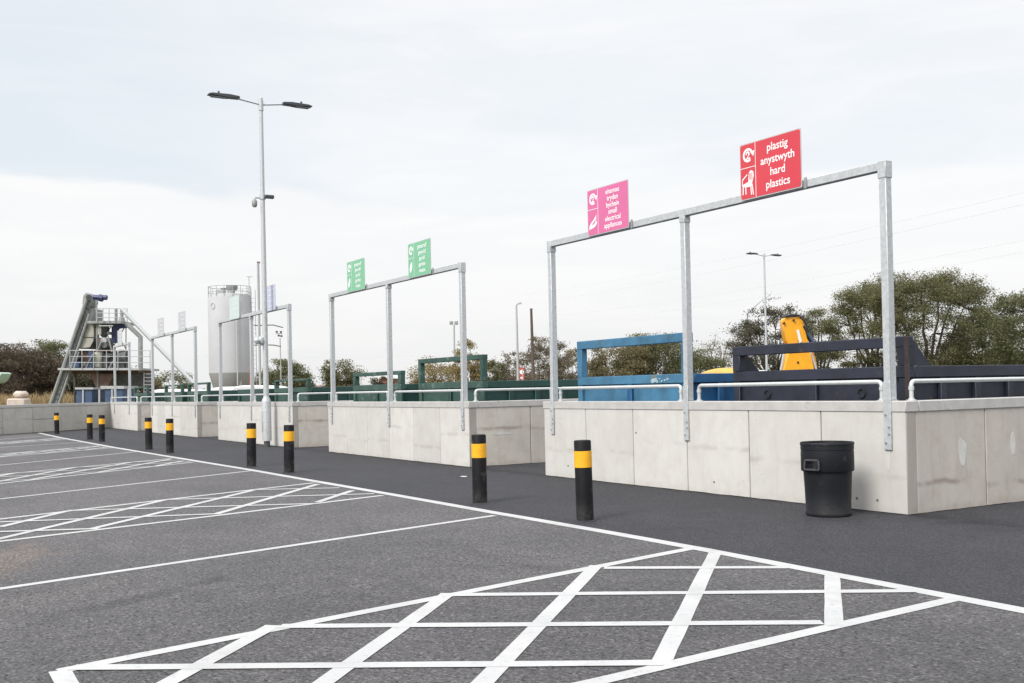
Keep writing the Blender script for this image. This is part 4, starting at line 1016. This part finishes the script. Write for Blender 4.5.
# white vehicles glimpsed behind the bays
def van(px, depth, zt, w, label, mat='white_paint'):
    S = Far('parked_van', px, depth, label, 'van', 'white vehicles behind the bays'); a = w/2
    m = MB(); m.prism([(-a, 0.45), (a, 0.45), (a, 1.1), (a*0.93, zt - 0.22), (a*0.72, zt - 0.05), (a*0.3, zt), (-a*0.3, zt), (-a*0.72, zt - 0.05), (-a*0.93, zt - 0.22), (-a, 1.1)], 0, 4.6)
    m.build('body', M[mat], S.e, bevel=0.05)
    m = MB(); m.prism([(-a*0.8, 1.15), (a*0.8, 1.15), (a*0.72, zt - 0.25), (-a*0.72, zt - 0.25)], -0.012, 0.02); m.build('rear_window', M['glass'], S.e)
    for sx in (-1, 1):
        for y in (0.9, 3.7):
            m = MB(); m.tube([(sx*a*0.78, y, 0.33), (sx*a*0.99, y, 0.33)], 0.33, 18); m.build('wheel', M['tyre'], S.e)
        m = MB(); m.box(sx*a*0.86 - 0.06, sx*a*0.86 + 0.06, -0.015, 0.02, 0.85, 1.1); m.build('tail_light', M['red_paint'], S.e)
van(227, 47, 1.87, 1.9, 'white van roof showing behind the silo-side container, left of the mast')
van(249, 45, 1.90, 1.8, 'white van roof directly left of the tall lamp post')
van(164, 58, 1.90, 1.6, 'white van roof behind the fourth bay, left one')
van(181, 60, 1.86, 1.7, 'white van roof behind the fourth bay, right one')
van(761, 40, 2.02, 1.2, 'white vehicle roof glimpsed through the raised bar of the navy container')
S = Far('low_building', 328, 120, 'long low building with pale eaves and reddish roof left of the second bay', 'building')
S.rect('wall', 302, 388, 352, 400, 0, 8, 'brick_far'); S.poly('roof', [(300, 388), (354, 388), (350, 385), (304, 386)], -0.4, 8.4, 'roof_far'); S.rect('eaves', 300, 388, 354, 389.4, -0.6, -0.42, 'white_board')
S = Far('low_building', 391, 110, 'small red brick building with white gable behind the second bay', 'building')
S.rect('wall', 382, 379, 399, 398, 0, 5, 'brick_far'); S.poly('roof', [(377, 379), (379, 376.3), (396, 375.5), (401, 378.8)], -0.3, 5.3, 'white_board')

# yellow excavator arm beyond the navy container
S = Far('excavator', 797, 33, 'yellow excavator with its arm folded upright behind the navy container', 'excavator')
S.poly('dipper_arm', [(781.2, 321), (784, 318.2), (798.5, 317.2), (801.5, 322), (806.8, 343), (806, 345), (787, 345), (784.5, 341)], -0.18, 0.22, 'digger', bevel=0.01)
S.poly('side_plate', [(796.5, 330), (799, 329.5), (802, 341.5), (799.5, 343)], -0.22, -0.185, 'white_board')
S.poly('boom', [(786.5, 351), (808, 351), (812.8, 372), (813, 385), (780, 385), (781.5, 371)], -0.22, 0.28, 'digger', bevel=0.03)
S.poly('knuckle', [(787, 344), (806, 344), (808, 352), (786.5, 352)], -0.12, 0.2, 'digger')
S.rect('cross_head', 784, 315.8, 803, 318.2, -0.14, 0.2, 'black_metal', bevel=0.02)
S.line('hydraulic_hose', [(800, 317), (805, 321), (808, 330), (812, 341)], 0.03, 'black_metal', dd=-0.3)
S.line('hydraulic_hose', [(785, 316.5), (792, 314.8), (799, 315.5), (803, 318)], 0.03, 'black_metal', dd=-0.2)
S.line('hydraulic_ram', [(803, 326), (813, 345)], 0.07, 'black_metal', dd=-0.1)
S.line('ram_rod', [(808, 333), (814, 343)], 0.04, 'plant_blue', dd=-0.3)
S.line('ram_rod', [(784, 352), (780.5, 372)], 0.035, 'galv', dd=-0.1)
S.line('ram_rod', [(811, 353), (817, 372)], 0.035, 'galv', dd=-0.1)
S.line('hydraulic_hose', [(813, 352), (817, 372)], 0.03, 'digger', dd=0.2)
for a, b_ in ((782.5, 323.5), (792, 320.5), (796, 362.5)):
    m = MB(); p = S.P(a, b_); m.tube([(p.x, -0.25, p.z), (p.x, -0.1, p.z)], 0.032, 10); m.build('pivot_pin', M['black_metal'], S.e)
m = MB(); m.box(-1.2, 1.1, 0.3, 3.2, 0.9, 1.6); m.build('counterweight', M['digger'], S.e, bevel=0.08)
for sx in (-1.35, 0.75):
    m = MB(); m.prism([(0.2, 0.2), (0.5, 0.0), (3.2, 0.0), (3.5, 0.2), (3.5, 0.6), (3.2, 0.85), (0.5, 0.85), (0.2, 0.6)], sx, sx + 0.5, 'yz'); m.build('track', M['tyre'], S.e)

# overhead power lines
def wire(pts, name, label, depth, r=0.012):
    # hangs between far pylons out of frame; sags slightly
    (x0, y0, t0), (x1, y1, t1) = pts
    a, b_ = at(x0, y0, t0), at(x1, y1, t1)
    m = MB(); P_ = []
    for i in range(25):
        u = i/24; p = a.lerp(b_, u); p.z -= 1.2*4*u*(1-u); P_.append(p - a)
    m.tube(P_, r, 5); o = m.build(name, M['wire'], None, loc=a)
    tag(o, label, 'power line', 'overhead power lines')
wire([(1090, 177, 85), (480, 300, 230)], 'power_line', 'uppermost thin power line crossing the sky at the right', 0)
wire([(1090, 189, 85), (480, 309, 230)], 'power_line', 'power line just beneath the uppermost one at the right', 0)
wire([(1090, 228, 85), (480, 322, 230)], 'power_line', 'third power line down, above the right-hand trees', 0)
wire([(1090, 240, 85), (480, 330, 230)], 'power_line', 'lowest power line of the four at the right', 0)
wire([(600, 349, 200), (120, 352, 200)], 'power_line', 'faint level power line low in the sky behind the middle bays', 0, 0.03)

# ------------------------------------------------------------------ trees
def make_tube_np(P, Rr, n=5):
    # P (k,3), R (k)
    k = len(P); d = np.gradient(P, axis=0); d /= np.linalg.norm(d, axis=1)[:, None] + 1e-9
    ref = np.array([1.0, 0.2, 0.1]); a = np.cross(d, ref); a /= np.linalg.norm(a, axis=1)[:, None] + 1e-9; c = np.cross(d, a)
    th = np.arange(n) * 2*np.pi/n
    V = P[:, None, :] + Rr[:, None, None] * (a[:, None, :]*np.cos(th)[None, :, None] + c[:, None, :]*np.sin(th)[None, :, None])
    Fq = []
    for i in range(k-1):
        for j in range(n): Fq.append((i*n + j, i*n + (j+1) % n, (i+1)*n + (j+1) % n, (i+1)*n + j))
    return V.reshape(-1, 3), np.array(Fq)
def quads_mesh(name, V, Fq, mat, smooth=False):
    me = bpy.data.meshes.new(name)
    me.vertices.add(len(V)); me.vertices.foreach_set('co', V.astype(np.float32).ravel())
    me.loops.add(len(Fq)*4); me.loops.foreach_set('vertex_index', Fq.astype(np.int32).ravel())
    me.polygons.add(len(Fq)); me.polygons.foreach_set('loop_start', np.arange(len(Fq), dtype=np.int32)*4)
    me.polygons.foreach_set('loop_total', np.full(len(Fq), 4, dtype=np.int32))
    me.materials.append(mat); me.update(calc_edges=True)
    return me
def leaves(centres, size, rs):
    n = len(centres)
    a = rs.normal(size=(n, 3)); a /= np.linalg.norm(a, axis=1)[:, None]
    b = rs.normal(size=(n, 3)); b -= a*(a*b).sum(1)[:, None]; b /= np.linalg.norm(b, axis=1)[:, None]
    s = size * rs.uniform(0.6, 1.3, n)[:, None]
    V = np.stack([centres - a*s, centres - b*s*0.45, centres + a*s, centres + b*s*0.45], 1).reshape(-1, 3)
    return V, np.arange(n*4).reshape(n, 4)
def tree(px, depth, top, wpx, kind, label, seed, crown_base=0.35, clumps=90, per=150, leaf=0.13, sparse=0.0, trunk_lean=0.0, group='trees beyond the site', spread=0.5, twig=0, hollow=0.0):
    rs = np.random.RandomState(seed)
    p = at(px, 395, depth); k = F/depth
    H = at(px, top, depth).z; rx = wpx/2/k; ry = rx*0.8
    e = empty('tree', (p.x, p.y, -0.01), AZ, label, 'tree', group)
    zb = H*crown_base; zc = (H + zb)/2; rz = (H - zb)/2
    # limbs
    tv, tf, off_ = [], [], 0
    def add(P, Rr, n=6):
        nonlocal off_
        V, Fq = make_tube_np(np.array(P, float), np.array(Rr, float), n); tv.append(V); tf.append(Fq + off_); off_ += len(V)
    fork = np.array([trunk_lean, 0, max(0.8, zb*0.55)])
    r0 = 0.028*H
    add([(0, 0, -0.1), (trunk_lean*0.4, 0.05, fork[2]*0.5), fork], [r0*1.25, r0, r0*0.85], 8)
    nl = 7; limb_pts = []
    for i in range(nl):
        an = 2*np.pi*(i + rs.uniform(-.3, .3))/nl; rr = rs.uniform(0.35, 0.75)
        tip = np.array([rx*rr*np.cos(an), ry*rr*np.sin(an), zc + rz*rs.uniform(0.0, 0.7)])
        mid = fork*0.45 + tip*0.55; mid[2] = fork[2] + (tip[2]-fork[2])*0.42; mid += rs.normal(size=3)*0.25
        ts = np.linspace(0, 1, 8)[:, None]
        P = (1-ts)**2*fork + 2*ts*(1-ts)*mid + ts**2*tip; P[1:] += rs.normal(size=(7, 3))*0.10
        add(P, r0*0.6*(1 - 0.8*ts[:, 0])); limb_pts.append(P[2:])
    limb_pts = np.concatenate(limb_pts)
    C = []
    while len(C) < clumps:
        q = rs.normal(size=3); q /= np.linalg.norm(q); rr = rs.uniform(0.35, 1.0)**0.45
        lump = 1 + 0.16*np.sin(3*q[0]*2 + seed) * np.cos(4*q[1] + seed*1.7)
        c = np.array([q[0]*rx*rr*lump, q[1]*ry*rr*lump, zc + q[2]*rz*rr*lump])
        if c[2] < zb*0.7: continue
        if hollow and q[2] < 0.35 and rr < hollow and rs.rand() < 0.85: continue
        if hollow and q[2] < -0.25 and rs.rand() < 0.45: continue
        C.append(c)
    C = np.array(C); zmax = C[:, 2].max(); 
    LV = []
    cs = spread*rx/3.2
    for c in C:
        j = np.argmin(((limb_pts - c)**2).sum(1)); s = limb_pts[j]
        mid = (s + c)/2 + np.array([0, 0, 0.12*np.linalg.norm(c-s)]) + rs.normal(size=3)*0.12
        ts = np.linspace(0, 1, 5)[:, None]; P = (1-ts)**2*s + 2*ts*(1-ts)*mid + ts**2*c
        add(P, r0*0.16*(1 - 0.75*ts[:, 0]), 4)
        for _ in range(3 + twig):
            d = rs.normal(size=3); d[2] = abs(d[2]) * 0.8; d /= np.linalg.norm(d); add([c, c + d*cs*0.9, c + d*cs*(1.5 + 0.5*bool(twig))], [r0*0.05, r0*0.035, r0*0.02], 3)
        m_ = int(per*rs.uniform(0.5, 1.4)*(1 - sparse))
        g = rs.normal(size=(m_, 3))*np.array([1.0, 1.0, 0.62])*cs*rs.uniform(0.7, 1.25)
        LV.append(c + g)
    pts = np.concatenate(LV); pts = pts[pts[:, 2] < H*1.02]
    V, Fq = leaves(pts, leaf, rs)
    me = quads_mesh('crown', V, Fq, LEAF[kind]); link('crown', me, None, e)
    me = quads_mesh('trunk', np.concatenate(tv), np.concatenate(tf), M['bark']); me.polygons.foreach_set('use_smooth', [True]*len(me.polygons)); link('trunk', me, None, e)
    return e
tree(928, 84, 271, 138, 'olive', 'large domed olive-brown tree with visible limbs, right of the nearest frame post', 11, 0.24, 190, 330, 0.075, group='trees behind the navy container', spread=0.27, hollow=0.88)
tree(872, 88, 281, 86, 'olive', 'domed olive tree with open limbs, left of the nearest frame post', 12, 0.24, 125, 290, 0.075, group='trees behind the navy container', spread=0.29, hollow=0.88)
tree(1022, 78, 288, 80, 'green', 'green tree cut by the right edge of the photo', 13, 0.10, 110, 300, 0.08, group='trees behind the navy container', spread=0.42)
tree(982, 90, 304, 70, 'olive', 'dense lower tree between the largest tree and the one at the right edge', 14, 0.05, 80, 300, 0.085, group='trees behind the navy container', spread=0.42)
tree(772, 90, 300, 80, 'dark', 'dark open tree behind the thin double-headed lamp post', 15, 0.15, 105, 220, 0.08, group='trees behind the navy container', spread=0.30)
tree(818, 95, 306, 58, 'olive', 'tree directly behind the yellow excavator arm', 16, 0.15, 85, 250, 0.08, group='trees behind the navy container', spread=0.38)
tree(945, 96, 352, 80, 'olive', 'low brown bush under the largest tree', 17, 0.0, 40, 130, 0.11, group='trees behind the navy container')
tree(716, 105, 336, 42, 'greybrown', 'pale wispy half-bare tree left of the navy container', 18, 0.25, 60, 50, 0.08, sparse=0.5, twig=3)
tree(704, 95, 350, 54, 'green', 'small rounded green tree behind the amber load cover', 19, 0.0, 65, 230, 0.09)
tree(656, 92, 334, 88, 'olive', 'broad olive tree seen through the blue container frame', 20, 0.0, 150, 300, 0.085, spread=0.40)
tree(620, 90, 341, 68, 'brown', 'brownish tree at the left of the blue container frame', 21, 0.0, 100, 280, 0.085, spread=0.42, twig=1)
tree(596, 90, 372, 40, 'brown', 'low russet bush at the left post of the blue container', 22, 0.0, 50, 200, 0.09)
tree(545, 86, 337, 62, 'greybrown', 'purplish-brown half-bare tree behind the wooden pole', 23, 0.0, 130, 130, 0.08, spread=0.34, twig=2)
tree(572, 92, 346, 36, 'brown', 'half-bare brown tree just left of the blue container', 24, 0.0, 75, 120, 0.08, spread=0.40, twig=2)
tree(513, 92, 350, 28, 'greybrown', 'thin twiggy tree left of the single-armed street lamp', 25, 0.05, 40, 60, 0.09, twig=2)
tree(494, 95, 356, 34, 'green', 'olive-green tree right of the tall green container bar', 26, 0.0, 60, 200, 0.09)
tree(468, 88, 338, 34, 'yellow', 'yellowing tree behind the right post of the second frame', 27, 0.0, 60, 130, 0.09, twig=1)
tree(436, 96, 356, 50, 'yellow', 'pale yellow-green tree seen through the tall green bar', 28, 0.0, 70, 170, 0.09)
tree(382, 100, 374, 26, 'dark', 'dark low tree behind the lower green bar', 29, 0.0, 45, 160, 0.10)
tree(342, 110, 360, 40, 'olive', 'pale grey-green rounded tree at the left post of the second frame', 30, 0.0, 70, 220, 0.10)
tree(284, 100, 360, 50, 'green', 'green rounded tree right of the tall lamp post', 31, 0.0, 80, 240, 0.10)
tree(300, 102, 372, 24, 'green', 'smaller green tree at the right post of the middle frame', 32, 0.0, 45, 200, 0.10)
tree(262, 104, 370, 20, 'olive', 'small olive tree behind the foot of the mast', 33, 0.0, 25, 110, 0.12)
tree(170, 110, 371, 44, 'olive', 'small olive tree below the sloping pipe', 34, 0.0, 60, 180, 0.10)
tree(152, 108, 376, 26, 'brown', 'reddish tree between the plant and the fourth frame', 35, 0.0, 45, 160, 0.10)
tree(190, 112, 380, 22, 'green', 'low green tree left of the silo foot', 36, 0.0, 40, 160, 0.10)
tree(-8, 92, 345, 70, 'russet', 'dark russet tree at the left edge of the photo', 37, 0.0, 130, 260, 0.09, spread=0.46)
tree(26, 95, 344, 66, 'russet', 'russet-brown tree between the left edge and the conveyor', 38, 0.0, 140, 260, 0.09, spread=0.46)
tree(51, 102, 340, 50, 'green', 'taller green-topped tree just left of the conveyor', 39, 0.1, 100, 240, 0.09, spread=0.46)
tree(66, 97, 358, 58, 'dark', 'dark tree behind the foot of the conveyor', 40, 0.0, 80, 150, 0.12, spread=0.5)
tree(96, 96, 363, 70, 'dark', 'dark tree behind the plant platform', 41, 0.0, 80, 150, 0.12, spread=0.5)
tree(128, 98, 374, 40, 'dark', 'dark tree behind the right-hand site cabin', 42, 0.0, 50, 140, 0.12, spread=0.5)

# far hedge and dry scrub (uncountable)
def strip(name, px0, px1, depth, h, kind, n, label, cat, leaf, dvar, seed, grassy=False):
    rs = np.random.RandomState(seed)
    a, b_ = at(px0, 395, depth), at(px1, 395, depth)
    o0 = np.array([a.x, a.y, 0]); d = np.array([b_.x - a.x, b_.y - a.y, 0])
    u = rs.uniform(0, 1, n); hh = h*(0.75 + 0.25*np.sin(u*37 + seed) * np.sin(u*91)); z = hh*rs.uniform(0, 1, n)**0.8
    P = d*u[:, None] + np.stack([f_.x*rs.normal(size=n)*dvar, f_.y*rs.normal(size=n)*dvar, z], 1)
    P += rs.normal(size=(n, 3))*0.1
    if grassy:
        s = rs.uniform(0.15, 0.5, n); w = 0.012 + rs.uniform(0, 0.02, n); an = rs.uniform(0, np.pi, n)
        ax = np.stack([np.cos(an), np.sin(an), an*0], 1)*w[:, None]; upv = np.stack([rs.normal(size=n)*0.2, rs.normal(size=n)*0.2, s], 1)
        V = np.stack([P - ax, P + ax, P + ax*0.3 + upv, P - ax*0.3 + upv], 1).reshape(-1, 3); Fq = np.arange(n*4).reshape(n, 4)
    else: V, Fq = leaves(P, leaf, rs)
    o = link(name, quads_mesh(name, V, Fq, LEAF[kind]), None, None, tuple(o0)); tag(o, label, cat, kind='stuff')
strip('hedgerow', -200, 1300, 135, 2.4, 'olive', 60000, 'low olive hedgerow along the skyline behind the whole site', 'hedge', 0.16, 1.6, 1)
strip('dry_scrub', -60, 92, 80, 1.75, 'tan', 20000, 'tan dry grass and scrub standing behind the end wall', 'scrub', 0.1, 1.5, 2, grassy=True)
strip('undergrowth', 938, 1100, 84, 4.6, 'olive', 30000, 'dense green undergrowth beneath the right-hand trees', 'undergrowth', 0.12, 2.0, 3)
bpy.context.view_layer.update()
